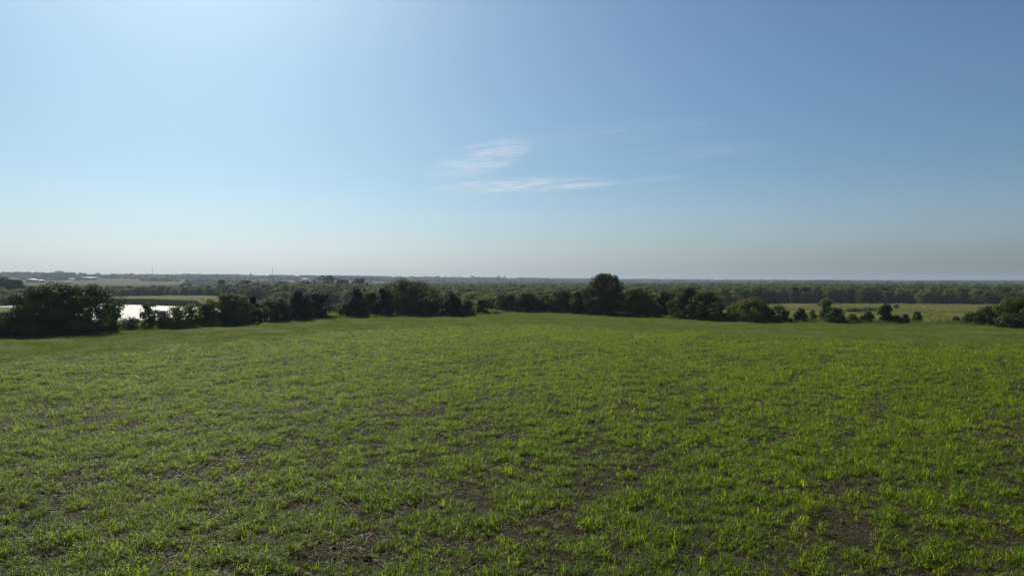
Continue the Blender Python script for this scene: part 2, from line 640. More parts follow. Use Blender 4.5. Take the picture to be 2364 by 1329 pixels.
def ring_obj(name, r0, r1, mats, facemat=None, cap=False):
    nr = r1 - r0 + 1
    V = np.stack([GX[r0:r1 + 1], GY[r0:r1 + 1], GZ[r0:r1 + 1]], -1).reshape(-1, 3)
    ii, jj = np.meshgrid(np.arange(nr - 1), np.arange(NA), indexing='ij')
    j2 = (jj + 1) % NA
    Fc = np.stack([ii * NA + jj, ii * NA + j2, (ii + 1) * NA + j2, (ii + 1) * NA + jj], -1).reshape(-1, 4)
    Fc = Fc[:, ::-1]
    mi = None
    if facemat is not None:
        cx = V[Fc].mean(1)
        mi = facemat(cx[:, 0], cx[:, 1])
    me = np_mesh(name, V, Fc, mats, smooth_shade=True, mat_idx=mi)
    return obj(name, me)


# zones of the land beyond the field
def gap_far(dg, r):
    a = (r > np.interp(dg, [-14, -2, 20, 40], [1750, 1900, 2050, 1950])) & (r < np.interp(dg, [-14, -2, 20, 40], [2500, 2600, 2450, 2350]))
    return a & (dg > -14)


def wood_zone(x, y):
    """1 where the bottomland wood stands"""
    r = np.hypot(x, y)
    az = np.arctan2(x, y)
    dg = np.degrees(az)
    pxx = 1182 + 1576 * np.tan(np.clip(az, -1.2, 1.2))
    w = fbm(x / 70, y / 70, 77, 3) - 0.5
    frontr = np.interp(pxx, [430, 560, 700, 860, 1000, 1180, 1400, 1520, 1640, 1700, 1800, 2100, 2364, 2600],
                       [760, 620, 520, 430, 262, 226, 222, 226, 300, 500, 545, 575, 590, 600])
    inner = r > frontr + w * 30
    outer = r < np.interp(dg, [-25, -14, -2, 20, 40], [1150, 1500, 1950, 2100, 2000]) + w * 200
    z1 = inner & outer & (pxx > 430)
    # band behind the pond meadow
    z2 = (r > 715 + w * 30) & (r < 960 + w * 120) & (pxx > 190) & (pxx <= 600)
    z3 = (r > 560 + w * 30) & (r < 980 + w * 100) & (pxx > -500) & (pxx <= 200)
    # ridge woods
    rr0 = np.interp(dg, [-40, -25, -12, -2, 20, 40], [2900, 2950, 2900, 2650, 2500, 2400])
    z4 = (r > rr0 + w * 350) & (r < 6500)
    op = fbm(x / 420, y / 420, 41, 2) > 0.62
    z4 &= ~(op & (r < 3600))
    return z1 | z2 | z3 | z4


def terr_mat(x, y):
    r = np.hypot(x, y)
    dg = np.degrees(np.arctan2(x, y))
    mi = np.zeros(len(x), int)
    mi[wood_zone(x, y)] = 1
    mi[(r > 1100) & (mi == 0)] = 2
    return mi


crop_field = set_props(ring_obj('crop_field', 0, i_crop, [M['soil']]), 'dark brown soil of the crop field', kind='structure')
margin = set_props(ring_obj('grass_margin', i_crop, i_mar, [M['margin_ground']]), 'olive mown grass border round the crop', kind='structure')
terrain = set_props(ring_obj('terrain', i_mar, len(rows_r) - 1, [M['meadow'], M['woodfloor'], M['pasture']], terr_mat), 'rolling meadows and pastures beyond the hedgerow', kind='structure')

# pond surface
def pond_obj():
    P = POND_W
    # smooth the outline
    pts = []
    n = len(P)
    for i in range(n):
        p0, p1, p2, p3 = P[(i - 1) % n], P[i], P[(i + 1) % n], P[(i + 2) % n]
        for t in np.linspace(0, 1, 6)[:-1]:
            pts.append(0.5 * ((2 * p1) + (-p0 + p2) * t + (2 * p0 - 5 * p1 + 4 * p2 - p3) * t * t + (-p0 + 3 * p1 - 3 * p2 + p3) * t ** 3))
    pts = np.array(pts)
    c = pts.mean(0)
    grow = pts + (pts - c) / np.linalg.norm(pts - c, axis=1)[:, None] * 3.0
    me = bpy.data.meshes.new('pond')
    me.from_pydata([(p[0], p[1], Z_WATER) for p in grow], [], [list(range(len(grow)))])
    me.update()
    if me.polygons[0].normal.z < 0:
        me.flip_normals()
    me.materials.append(M['water'])
    return obj('pond', me)


set_props(pond_obj(), 'bright farm pond glaring in the low sun', kind='structure')

# thin mud spit across the left arm of the pond
def spit():
    pts = [at_plane(px, py, Z_WATER) for px, py in ((-160, 702.2), (-60, 702.0), (0, 702.2), (30, 702.0), (52, 701.4), (60, 700.8))]
    V, Fc = [], []
    for i, (x, y) in enumerate(pts):
        w = 2.4 if i < 5 else 0.5
        for (o_, h) in ((-w, -0.3), (-w * 0.4, 0.55), (w * 0.4, 0.5), (w, -0.3)):
            V.append((x + 0.1 * o_, y + o_, Z_WATER + h))
        if i:
            b = (i - 1) * 4
            for k in range(3):
                Fc.append((b + k, b + k + 1, b + 4 + k + 1, b + 4 + k))
    me = np_mesh('mud_spit', np.array(V), np.array(Fc), M['woodfloor'])
    set_props(obj('mud_spit', me), 'narrow dark mud spit dividing the left end of the pond', kind='structure')


spit()

# ------------------------------------------------------------------ plants: builders
def leaves_mesh(C, Nrm, size, rng, aspect=0.55):
    n = len(C)
    rnd = rng.normal(size=(n, 3))
    a = np.cross(Nrm, rnd)
    a /= np.linalg.norm(a, axis=1)[:, None] + 1e-9
    b = np.cross(Nrm, a)
    s = (size * rng.uniform(0.6, 1.3, n))[:, None]
    a = a * s
    b = b * s * aspect
    bend = Nrm * s * 0.18
    V = np.stack([C - a - bend, C + b, C + a - bend, C - b], 1).reshape(-1, 3)
    Fc = np.arange(4 * n).reshape(n, 4)
    return V, Fc


def tube(path, radii, sides=6):
    path = np.asarray(path, float)
    V, Fc = [], []
    for i, p in enumerate(path):
        t = path[min(i + 1, len(path) - 1)] - path[max(i - 1, 0)]
        t /= np.linalg.norm(t) + 1e-9
        ref = np.array([1, 0, 0]) if abs(t[0]) < 0.8 else np.array([0, 1, 0])
        a = np.cross(t, ref)
        a /= np.linalg.norm(a)
        b = np.cross(t, a)
        for k in range(sides):
            th = 2 * math.pi * k / sides
            V.append(p + radii[i] * (math.cos(th) * a + math.sin(th) * b))
        if i:
            o_ = (i - 1) * sides
            for k in range(sides):
                Fc.append((o_ + k, o_ + (k + 1) % sides, o_ + sides + (k + 1) % sides, o_ + sides + k))
    return np.array(V), np.array(Fc)


def merge(parts):
    V, Fc, o_ = [], [], 0
    for v_, f_ in parts:
        V.append(v_)
        Fc.append(f_ + o_)
        o_ += len(v_)
    return np.concatenate(V), np.concatenate(Fc)


def profile(kind, t):
    if kind == 'cedar':
        return np.clip(1.02 - t, 0, 1) ** 0.58 * np.clip(0.85 + t * 3.2, 0, 1)
    if kind in ('shrub', 'thicket'):
        return np.sqrt(np.clip(1 - (np.clip(t - 0.22, 0, 1) / 0.80) ** 2, 0, 1)) * np.clip(0.86 + t * 1.2, 0, 1)
    if kind == 'upright':
        return np.sqrt(np.clip(1 - (np.clip(t - 0.45, 0, 1) / 0.57) ** 2, 0, 1)) ** 0.9 * np.clip(0.82 + t * 0.9, 0, 1)
    # broad dome
    return np.sqrt(np.clip(1 - ((np.clip(t - 0.42, 0, 1)) / 0.6) ** 2, 0, 1)) * np.clip(0.80 + t * 1.1, 0, 1)


def tree_geo(kind, h, w, seed, leaf=0.2, cover=5.0, lean=0.0, t0=None, gap=0.0, maxn=24000):
    """crown (V,F,tint) and trunk (V,F) of one plant, base at the origin"""
    rng = np.random.default_rng(seed)
    t0 = {'cedar': 0.02, 'shrub': 0.0, 'thicket': 0.0, 'upright': 0.12}.get(kind, 0.10) if t0 is None else t0
    # limbs/clumps
    nc = int(np.clip(40 + w * h * 2.2, 45, 190))
    cs, rs = [], []
    lobes = rng.uniform(0, 6.28, 4)
    for q in range(nc):
        t = t0 + (0.985 - t0) * (q + rng.random()) / nc
        if kind == 'cedar' and rng.random() > (1.2 - t):
            continue
        ph = rng.uniform(0, 2 * math.pi)
        wob = 1 + 0.13 * math.sin(2 * ph + lobes[0] + t * 3) + 0.10 * math.sin(3 * ph + lobes[1] - t * 5)
        topw = 1 + 0.08 * math.sin(3 * ph + lobes[2]) + rng.normal(0, 0.03)
        rad = w * float(profile(kind, np.array(t))) * wob
        f = 1.0 - 0.75 * rng.random() ** 1.9 if rng.random() < 0.8 else rng.uniform(0, 0.7)
        cr_ = {'cedar': 0.19}.get(kind, float(np.interp(w, [1.0, 2.5, 6.0], [0.36, 0.28, 0.20]))) * w * rng.uniform(0.6, 1.25)
        cr_ = max(min(cr_, 1.35), 0.22)
        rr = max(rad - cr_ * 0.6, 0.04) * f
        z = min(t * topw, 1.0) * h
        z = min(z, h - cr_ * 0.62 * rng.uniform(0.5, 1.2))
        if gap and rng.random() < gap and 0.18 < t < 0.6:
            continue
        cs.append((rr * math.cos(ph) + lean * z, rr * math.sin(ph), max(z, cr_ * 0.3)))
        rs.append(cr_)
    if kind == 'cedar':
        cs.append((lean * h, 0, h * 0.93)); rs.append(0.10 * w)
        cs.append((lean * h, 0, h * 0.86)); rs.append(0.18 * w)
    cs, rs = np.array(cs), np.array(rs)
    la = 2 * leaf * leaf * 0.55 * 0.5
    n = int(np.clip(cover * 2 * w * h * 0.72 / la, 500, maxn))
    wts = rs ** 2 / (rs ** 2).sum()
    ci = rng.choice(len(cs), n, p=wts)
    d = rng.normal(size=(n, 3))
    d /= np.linalg.norm(d, axis=1)[:, None]
    rad = rng.uniform(0.25, 1.0, n) ** 0.5
    stretch = np.array([1.0, 1.0, 1.25 if kind == 'cedar' else 0.75])
    off = d * rad[:, None] * rs[ci][:, None] * stretch
    # stray sprays break the outline
    stray = rng.random(n) < 0.10
    off[stray] *= rng.uniform(1.1, 1.55, stray.sum())[:, None]
    P = cs[ci] + off
    P[:, 2] = np.clip(P[:, 2], 0.03, None)
    ctr = np.array([lean * h * 0.5, 0, h * 0.45])
    outw = (P - ctr) / np.array([w, w, h * 0.5])
    outw /= np.linalg.norm(outw, axis=1)[:, None] + 1e-6
    nr = outw * 0.55 + d * 0.5 + rng.normal(size=(n, 3)) * 0.34 + np.array([0, 0, 0.25])
    nr /= np.linalg.norm(nr, axis=1)[:, None]
    V, Fc = leaves_mesh(P, nr, leaf, rng)
    tint = np.clip(rng.normal(0.5, 0.22, n) + (rng.random(len(cs)) - 0.5)[ci] * 0.5, 0, 1)
    # trunk and limbs
    parts = []
    multi = kind in ('shrub', 'thicket')
    stems = rng.integers(3, 6) if multi else 1
    tr = max(0.035 * h * (0.55 if multi else 1.0), 0.03)
    for s_ in range(stems):
        bx, by = (rng.normal(0, 0.12 * w, 2) if multi else (0.0, 0.0))
        topz = h * rng.uniform(0.5, 0.75)
        tx, ty = bx + rng.normal(0, 0.22 * w if multi else 0.06 * w) + lean * topz, by + rng.normal(0, 0.2 * w if multi else 0.06 * w)
        k = 6
        path = [np.array([bx + (tx - bx) * q + rng.normal(0, 0.02 * h) * (0 < i), by + (ty - by) * q + rng.normal(0, 0.02 * h) * (0 < i), topz * q - (0.15 if i == 0 else 0)]) for i, q in enumerate(np.linspace(0, 1, k))]
        parts.append(tube(path, np.linspace(tr * 1.25, tr * 0.3, k)))
        nl = 4 if multi else 8
        for ci_ in rng.choice(len(cs), min(nl, len(cs)), replace=False):
            tgt = cs[ci_]
            q = np.clip(tgt[2] / topz * 0.55, 0.15, 0.9)
            i0 = int(q * (k - 1))
            p0 = path[i0]
            mid = (p0 + tgt) / 2 + np.array([0, 0, 0.06 * h]) * rng.uniform(-0.5, 1)
            parts.append(tube([p0, mid, tgt], [tr * 0.5, tr * 0.3, tr * 0.1], 5))
    TV, TF = merge(parts)
    return (V, Fc, tint), (TV, TF)


def plant(name, label, cat, group, px, base_py, half_px, top_py, kind, mat, seed, leaf=0.2, cover=5.0, lean=0.0, t0=None, gap=0.0, back=0.0, maxn=24000):
    """one tree or shrub that stands on the land where the photograph shows its foot"""
    x, y = march(px, base_py)
    if back:
        s = (math.hypot(x, y) + back) / math.hypot(x, y)
        x, y = x * s, y * s
    z = float(height(np.array([x]), np.array([y]))[0])
    dtop = ray(px, top_py)
    t = y / dtop[1]
    h = max(CAM_H + dtop[2] * t - z, 0.6)
    w = half_px / 1576.0 * y * 1.12
    (V, Fc, tint), (TV, TF) = tree_geo(kind, h, w, seed, leaf, cover, lean, t0, gap, maxn)
    root = bpy.data.objects.new(name, None)
    root.empty_display_size = 0.5
    COL.objects.link(root)
    root.location = (x, y, z - 0.05)
    set_props(root, label, cat, group)
    obj('trunk', np_mesh('trunk', TV, TF, M['bark'], smooth_shade=True), root)
    obj('crown', np_mesh('crown', V, Fc, M[mat], {'tint': ('FACE', tint)}), root)
    return root


# ------------------------------------------------------------------ the hedgerow and its neighbours
HG = 'trees and shrubs along the field edge'
T, S = 'tree', 'shrub'
ROW = [
    # name, label, cat, px, base, half, top, kind, mat, kwargs
    ('spreading_tree', 'large dark spreading tree at the left, the pond glinting through its crown', T, 148, 769, 108, 657, 'shrub', 'leaf_green', dict(gap=0.10, t0=0.0, cover=8.5, maxn=36000)),
    ('broadleaf_shrub', 'low dark shrub at the left edge of the picture under the spreading tree', S, 16, 774, 40, 722, 'shrub', 'leaf_green', {}),
    ('broadleaf_shrub', 'dark rounded shrub under the front of the large spreading tree', S, 95, 772, 60, 722, 'shrub', 'leaf_green', {}),
    ('broadleaf_shrub', 'olive shrub at the right foot of the large spreading tree', S, 250, 763, 24, 698, 'upright', 'leaf_olive', dict(t0=0.02)),
    ('brush_clump', 'low grey brush between the spreading tree and the yellow-tipped sapling', S, 300, 761, 26, 733, 'shrub', 'leaf_grey', dict(cover=3)),
    ('sapling', 'small yellow-tipped sapling standing alone in front of the pond', T, 343, 758, 19, 697, 'upright', 'leaf_olive', dict(t0=0.05, cover=3.2)),
    ('brush_clump', 'low thin brush just right of the yellow-tipped sapling', S, 376, 758, 24, 716, 'shrub', 'leaf_grey', dict(cover=2.8)),
    ('broadleaf_shrub', 'thin ragged shrub before the pond, leftmost of three', S, 405, 757, 26, 707, 'upright', 'leaf_olive', dict(cover=3.2, t0=0.0)),
    ('broadleaf_shrub', 'thin ragged shrub before the pond, middle of three', S, 440, 755, 27, 704, 'upright', 'leaf_olive', dict(cover=3.6, t0=0.0)),
    ('broadleaf_shrub', 'thin ragged shrub before the pond, rightmost of three', S, 476, 752, 28, 701, 'upright', 'leaf_olive', dict(cover=4.2, t0=0.0)),
    ('broadleaf_tree', 'olive yellow-green tree at the right end of the pond', T, 528, 749, 50, 679, 'broad', 'leaf_olive', dict(t0=0.03)),
    ('cedar_tree', 'dark conical cedar touching the olive tree right of the pond', T, 583, 745, 24, 684, 'cedar', 'leaf_cedar', {}),
    ('broadleaf_tree', 'leftmost dark tree of the dense clump right of the gap', T, 640, 741, 32, 688, 'upright', 'leaf_green', dict(t0=0.0)),
    ('cedar_tree', 'tall dark cedar in the middle of the dense clump', T, 688, 738, 40, 672, 'cedar', 'leaf_cedar', dict(cover=6)),
    ('cedar_tree', 'blunt dark cedar at the right end of the dense clump', T, 731, 733, 30, 675, 'upright', 'leaf_cedar', dict(t0=0.0, cover=6)),
    ('broadleaf_shrub', 'small green shrub at the left foot of the pointed cedar', S, 797, 731, 14, 700, 'shrub', 'leaf_green', {}),
    ('cedar_tree', 'pointed dark cedar left of the wide brown-topped tree', T, 823, 731, 30, 667, 'cedar', 'leaf_cedar', dict(cover=6)),
    ('broadleaf_tree', 'broadleaf tree squeezed between two cedars, pale green top', T, 856, 729, 26, 674, 'upright', 'leaf_olive', dict(t0=0.02, back=4)),
    ('cedar_tree', 'dark cedar standing before the left half of the brown-topped tree', T, 884, 729, 28, 664, 'cedar', 'leaf_cedar', dict(cover=6)),
    ('broadleaf_tree', 'wide tall tree with brownish olive top left of centre', T, 938, 728, 62, 647, 'broad', 'leaf_brown', dict(t0=0.0, back=3)),
    ('broadleaf_shrub', 'dark green shrub under the right side of the brown-topped tree', S, 985, 729, 32, 690, 'shrub', 'leaf_green', {}),
    ('cedar_tree', 'dense dark cedar right of the brown-topped tree', T, 1044, 729, 34, 676, 'cedar', 'leaf_cedar', dict(cover=6)),
    ('broadleaf_shrub', 'dark shrub leaning on the right side of the dense cedar', S, 1079, 728, 18, 692, 'shrub', 'leaf_green', {}),
    ('cedar_tree', 'small lone cedar beside the tan grass tuft', T, 1112, 725, 17, 693, 'cedar', 'leaf_cedar', {}),
    ('broadleaf_tree', 'dark tree first right of the tan grass tuft', T, 1174, 719, 26, 679, 'upright', 'leaf_green', dict(t0=0.0)),
    ('broadleaf_tree', 'dark tree second right of the tan grass tuft', T, 1214, 720, 28, 676, 'upright', 'leaf_green', dict(t0=0.0)),
    ('broadleaf_tree', 'dark tree third right of the tan grass tuft', T, 1256, 720, 28, 680, 'upright', 'leaf_green', dict(t0=0.0)),
    ('broadleaf_tree', 'reddish-brown topped tree second left of the tallest tree', T, 1300, 721, 30, 671, 'upright', 'leaf_brown', dict(t0=0.0)),
    ('broadleaf_tree', 'dark tree touching the left side of the tallest tree', T, 1338, 723, 24, 672, 'upright', 'leaf_green', dict(t0=0.0)),
    ('tall_tree', 'tallest tree, a round dark crown rising above the horizon', T, 1398, 727, 45, 633, 'broad', 'leaf_brown', dict(t0=0.02, cover=6)),
    ('broadleaf_tree', 'medium dark tree at the right side of the tallest tree', T, 1472, 730, 37, 667, 'broad', 'leaf_green', dict(t0=0.0)),
    ('broadleaf_shrub', 'low dark shrub between the medium tree and the slim olive tree', S, 1508, 731, 20, 704, 'shrub', 'leaf_green', {}),
    ('broadleaf_tree', 'slim light olive tree with rounded top right of the medium dark tree', T, 1534, 731, 19, 672, 'upright', 'leaf_olive', dict(t0=0.08)),
    ('leaning_tree', 'tall left half of the dark windswept tree pair', T, 1580, 735, 34, 664, 'broad', 'leaf_green', dict(t0=0.06, lean=0.10, gap=0.2)),
    ('leaning_tree', 'low right half of the dark windswept tree pair, crown sloping right', T, 1622, 738, 34, 675, 'broad', 'leaf_green', dict(t0=0.0, lean=0.12)),
    ('broadleaf_shrub', 'dark shrub closing the right end of the windswept trees', S, 1655, 741, 22, 698, 'shrub', 'leaf_green', {}),
    ('broadleaf_shrub', 'pale green shrub at the left foot of the round bush', S, 1690, 741, 17, 706, 'shrub', 'leaf_pale', dict(cover=3.5)),
    ('round_bush', 'big round dome-shaped bush alone before the right meadow', S, 1733, 742, 44, 689, 'broad', 'leaf_olive', dict(t0=0.0)),
    ('broadleaf_shrub', 'dark shrub under the right side of the round bush', S, 1768, 742, 16, 708, 'shrub', 'leaf_green', {}),
    ('broadleaf_shrub', 'pale yellow-green shrub right of the round bush', S, 1798, 742, 20, 704, 'shrub', 'leaf_pale', dict(cover=3.2)),
    ('broadleaf_shrub', 'small dark shrub in front of the pale yellow-green one', S, 1811, 744, 14, 716, 'shrub', 'leaf_green', {}),
    ('broadleaf_shrub', 'upright dark little bush between two pale shrubs', S, 1848, 743, 13, 711, 'upright', 'leaf_green', dict(t0=0.0)),
    ('broadleaf_shrub', 'pale shrub left of the light small tree in the meadow row', S, 1874, 742, 13, 714, 'shrub', 'leaf_pale', dict(cover=3.2)),
    ('broadleaf_tree', 'light green small tree rising above the shrub row', T, 1906, 740, 18, 691, 'upright', 'leaf_pale', dict(t0=0.1)),
    ('broadleaf_shrub', 'wide dark shrub at the foot of the light small tree', S, 1928, 745, 23, 711, 'shrub', 'leaf_green', {}),
    ('broadleaf_shrub', 'low olive shrub, first right of the wide dark shrub', S, 1967, 745, 14, 724, 'shrub', 'leaf_olive', {}),
    ('broadleaf_shrub', 'dark rounded shrub, second right of the wide dark shrub', S, 2001, 745, 17, 720, 'shrub', 'leaf_green', {}),
    ('small_tree', 'small pointed dark tree in the shrub row before the right meadow', T, 2043, 745, 15, 702, 'upright', 'leaf_green', dict(t0=0.16)),
    ('broadleaf_shrub', 'low dark shrub beside the small pointed tree', S, 2068, 746, 13, 727, 'shrub', 'leaf_green', {}),
    ('broadleaf_shrub', 'tiny dark shrub with a trailing right side', S, 2090, 746, 10, 725, 'shrub', 'leaf_green', {}),
    ('leaning_tree', 'tiny leaning tree, last at the right end of the shrub row', T, 2116, 745, 11, 720, 'upright', 'leaf_green', dict(t0=0.15, lean=0.14)),
    ('broadleaf_shrub', 'small round shrub at the left tip of the right-hand thicket', S, 2208, 746, 11, 731, 'shrub', 'leaf_green', {}),
    ('broadleaf_shrub', 'low sloping shrub in the right-hand thicket, left of the taller ones', S, 2250, 748, 27, 722, 'shrub', 'leaf_green', {}),
    ('broadleaf_tree', 'medium dark tree in the right-hand thicket', T, 2290, 750, 34, 707, 'shrub', 'leaf_green', {}),
    ('broadleaf_tree', 'largest tree of the right-hand thicket at the picture edge', T, 2345, 753, 44, 686, 'shrub', 'leaf_olive', {}),
    ('broadleaf_shrub', 'dark shrub at the foot of the largest right-hand tree', S, 2330, 756, 34, 726, 'shrub', 'leaf_green', {}),
    ('meadow_shrub', 'long low dark shrub out in the right meadow, left one', S, 1972, 720, 20, 711, 'shrub', 'leaf_green', {}),
    ('meadow_shrub', 'long low dark shrub out in the right meadow, right one', S, 2008, 719, 20, 710, 'shrub', 'leaf_green', {}),
    ('meadow_shrub', 'small round shrub far out in the right meadow behind the pointed tree', S, 2047, 712, 9, 702, 'shrub', 'leaf_green', {}),
    ('meadow_shrub', 'tiny round shrub far out in the right meadow, rightmost', S, 2069, 711, 6, 703, 'shrub', 'leaf_green', {}),
    # nearer growth between the hedgerow and the wood
    ('valley_tree', 'tall green tree at the left edge above the pond', T, 12, 696, 26, 640, 'broad', 'leaf_green', {}),
    ('valley_tree', 'dark green tree second from the left edge above the pond', T, 40, 696, 16, 645, 'broad', 'leaf_green', {}),
    ('valley_tree', 'rounded dark tree behind the spreading tree, left of its top', T, 62, 693, 20, 660, 'broad', 'leaf_green', {}),
    ('valley_shrub', 'pale shrub on the far pond bank at the left', S, 48, 698, 20, 682, 'shrub', 'leaf_pale', {}),
    ('valley_tree', 'round olive tree in the valley behind the conical cedar', T, 590, 697, 28, 662, 'broad', 'leaf_olive', {}),
    ('valley_shrub', 'pale grey-green shrub filling the gap beside the dense clump', S, 610, 727, 18, 695, 'shrub', 'leaf_pale', {}),
    ('valley_shrub', 'bright green shrub above the left shoulder of the dense clump', S, 655, 700, 32, 674, 'shrub', 'leaf_pale', {}),
    ('valley_shrub', 'bright green shrub right behind the dense clump', S, 716, 697, 30, 671, 'shrub', 'leaf_pale', {}),
    ('valley_shrub', 'yellow-green shrub in the open gap right of the dense clump', S, 768, 704, 26, 676, 'shrub', 'leaf_pale', {}),
    ('valley_shrub', 'small grey bush low in the gap right of the dense clump', S, 766, 723, 12, 708, 'shrub', 'leaf_grey', {}),
    ('tall_valley_tree', 'tall olive tree rising to the horizon behind the dense clump', T, 757, 684, 28, 635, 'upright', 'leaf_olive', dict(t0=0.05)),
    ('tall_valley_tree', 'olive tree left of the one rising to the horizon', T, 706, 684, 17, 648, 'upright', 'leaf_olive', dict(t0=0.05)),
    ('tall_valley_tree', 'short olive tree third left of the one rising to the horizon', T, 650, 684, 16, 650, 'upright', 'leaf_olive', dict(t0=0.05)),
    ('tall_valley_tree', 'olive-brown tree behind the pointed cedar, left', T, 792, 684, 18, 645, 'upright', 'leaf_brown', dict(t0=0.05)),
    ('tall_valley_tree', 'dark tree with ragged top behind the pointed cedar', T, 829, 686, 20, 643, 'upright', 'leaf_green', dict(t0=0.03)),
    ('valley_tree', 'dark blue-green tree behind the pond meadow under the far pasture', T, 432, 680, 20, 654, 'broad', 'leaf_green', {}),
    ('valley_tree', 'slim dark tree between the pond meadow and far pasture', T, 512, 682, 11, 646, 'upright', 'leaf_green', {}),
    ('valley_tree', 'dark rounded tree right of the slim one behind the meadow', T, 566, 686, 20, 647, 'broad', 'leaf_green', {}),
    ('valley_tree', 'light green rounded tree behind the pond meadow, right of the spreading tree', T, 318, 681, 16, 662, 'broad', 'leaf_pale', {}),
]
for i, (nm, lab, cat, px, base_py, half, top, kind, mat, kw) in enumerate(ROW):
    far = base_py < 702
    lf = 0.34 if far else 0.21
    grp = HG if base_py > 725 or (1120 < px < 1500 and base_py > 715) else ('shrubs out in the right meadow' if nm == 'meadow_shrub' else 'nearer trees and shrubs of the valley')
    kw = dict(kw)
    kw.setdefault('cover', 7.5)
    plant(nm, lab, cat, grp, px, base_py, half, top, kind, mat, 100 + i * 7, leaf=lf, **kw)

# ------------------------------------------------------------------ instancing for uncountable stuff
def gn_instancer(name, pts, rot, scl, idx, variants, label):
    coll = bpy.data.collections.new(name + '_kinds')
    for k, me in enumerate(variants):
        o = bpy.data.objects.new('%s_kind_%02d' % (name, k), me)
        coll.objects.link(o)
    me = bpy.data.meshes.new(name)
    me.vertices.add(len(pts))
    me.vertices.foreach_set('co', np.ascontiguousarray(pts, dtype=np.float32).ravel())
    a = me.attributes.new('rot', 'FLOAT_VECTOR', 'POINT')
    a.data.foreach_set('vector', np.ascontiguousarray(rot, dtype=np.float32).ravel())
    a = me.attributes.new('scl', 'FLOAT_VECTOR', 'POINT')
    a.data.foreach_set('vector', np.ascontiguousarray(scl, dtype=np.float32).ravel())
    a = me.attributes.new('idx', 'INT', 'POINT')
    a.data.foreach_set('value', np.ascontiguousarray(idx, dtype=np.int32))
    o = obj(name, me)
    ng = bpy.data.node_groups.new(name + '_nodes', 'GeometryNodeTree')
    ng.interface.new_socket('Geometry', in_out='INPUT', socket_type='NodeSocketGeometry')
    ng.interface.new_socket('Geometry', in_out='OUTPUT', socket_type='NodeSocketGeometry')
    gi, go = ng.nodes.new('NodeGroupInput'), ng.nodes.new('NodeGroupOutput')
    ci = ng.nodes.new('GeometryNodeCollectionInfo')
    ci.inputs['Collection'].default_value = coll
    ci.inputs['Separate Children'].default_value = True
    ci.inputs['Reset Children'].default_value = True
    ip = ng.nodes.new('GeometryNodeInstanceOnPoints')
    ip.inputs['Pick Instance'].default_value = True

    def named(nm_, dt):
        n_ = ng.nodes.new('GeometryNodeInputNamedAttribute')
        n_.data_type = dt
        n_.inputs['Name'].default_value = nm_
        return n_.outputs['Attribute']
    ng.links.new(gi.outputs[0], ip.inputs['Points'])
    ng.links.new(ci.outputs[0], ip.inputs['Instance'])
    ng.links.new(named('idx', 'INT'), ip.inputs['Instance Index'])
    e2r = ng.nodes.new('FunctionNodeEulerToRotation')
    ng.links.new(named('rot', 'FLOAT_VECTOR'), e2r.inputs[0])
    ng.links.new(e2r.outputs[0], ip.inputs['Rotation'])
    ng.links.new(named('scl', 'FLOAT_VECTOR'), ip.inputs['Scale'])
    ng.links.new(ip.outputs[0], go.inputs[0])
    md = o.modifiers.new('scatter', 'NODES')
    md.node_group = ng
    set_props(o, label, kind='stuff')
    return o


# ------------------------------------------------------------------ the wood: individuals in front, the rest one mass
WOOD_MATS = ['leaf_green', 'leaf_pale', 'leaf_olive', 'leaf_pale', 'leaf_brown', 'leaf_green', 'leaf_olive', 'leaf_pale']


def wood_variant(name, seed, mat, kind, leaf, cover, maxn, h=10.5, w=4.6):
    (V, Fc, tint), (TV, TF) = tree_geo(kind, h, w, seed, leaf, cover, t0=0.06, maxn=maxn)
    AV, AF = merge([(V, Fc), (TV, TF)])
    mi = np.concatenate([np.zeros(len(Fc), int), np.ones(len(TF), int)])
    tt = np.concatenate([tint, np.zeros(len(TF))])
    return np_mesh(name, AV, AF, [M[mat], M['bark']], {'tint': ('FACE', tt)}, mat_idx=mi)


NEARV = [wood_variant('wood_tree', 900 + k, WOOD_MATS[k % 8], ('broad', 'upright', 'broad', 'shrub')[k % 4], 0.34, 4.0, 4200) for k in range(12)]
FARV = [wood_variant('far_tree', 950 + k, WOOD_MATS[k % 8], ('broad', 'shrub', 'broad', 'upright')[k % 4], 0.75, 3.2, 700) for k in range(8)]


def jitter_polar(r0, r1, a0, a1, cell, rng):
    X, Y = [], []
    r = r0
    while r < r1:
        c = cell(r)
        n = int((a1 - a0) * r / c)
        aa = a0 + (np.arange(n) + rng.uniform(0, 1, n)) / n * (a1 - a0)
        rr = r + rng.uniform(-0.5, 0.5, n) * c
        X.append(rr * np.sin(aa))
        Y.append(rr * np.cos(aa))
        r += c
    return np.concatenate(X), np.concatenate(Y)


rng = np.random.default_rng(4)
wx, wy = jitter_polar(200, 6300, R(-46), R(46), lambda r: 8.0 if r < 700 else (9.5 if r < 1300 else (11.0 if r < 3000 else 15.0)), rng)
keep = wood_zone(wx, wy)
# lone trees and hedges over the pastures
rr_ = np.hypot(wx, wy)
dg_ = np.degrees(np.arctan2(wx, wy))
hedge = (rr_ > 1500) & (rr_ < 2500) & (fbm(wx / 160, wy / 60, 51, 2) > 0.76) & (dg_ < -10)
pxw = 1182 + 1576 * wx / np.maximum(wy, 1)
scrub = (rr_ > field_r(np.arctan2(wx, wy)) + 30) & (rr_ < 800) & (pxw > 560) & (pxw < 1010) & (fbm(wx / 30, wy / 30, 61, 2) > 0.50) & ~keep
keep2 = keep | hedge | scrub
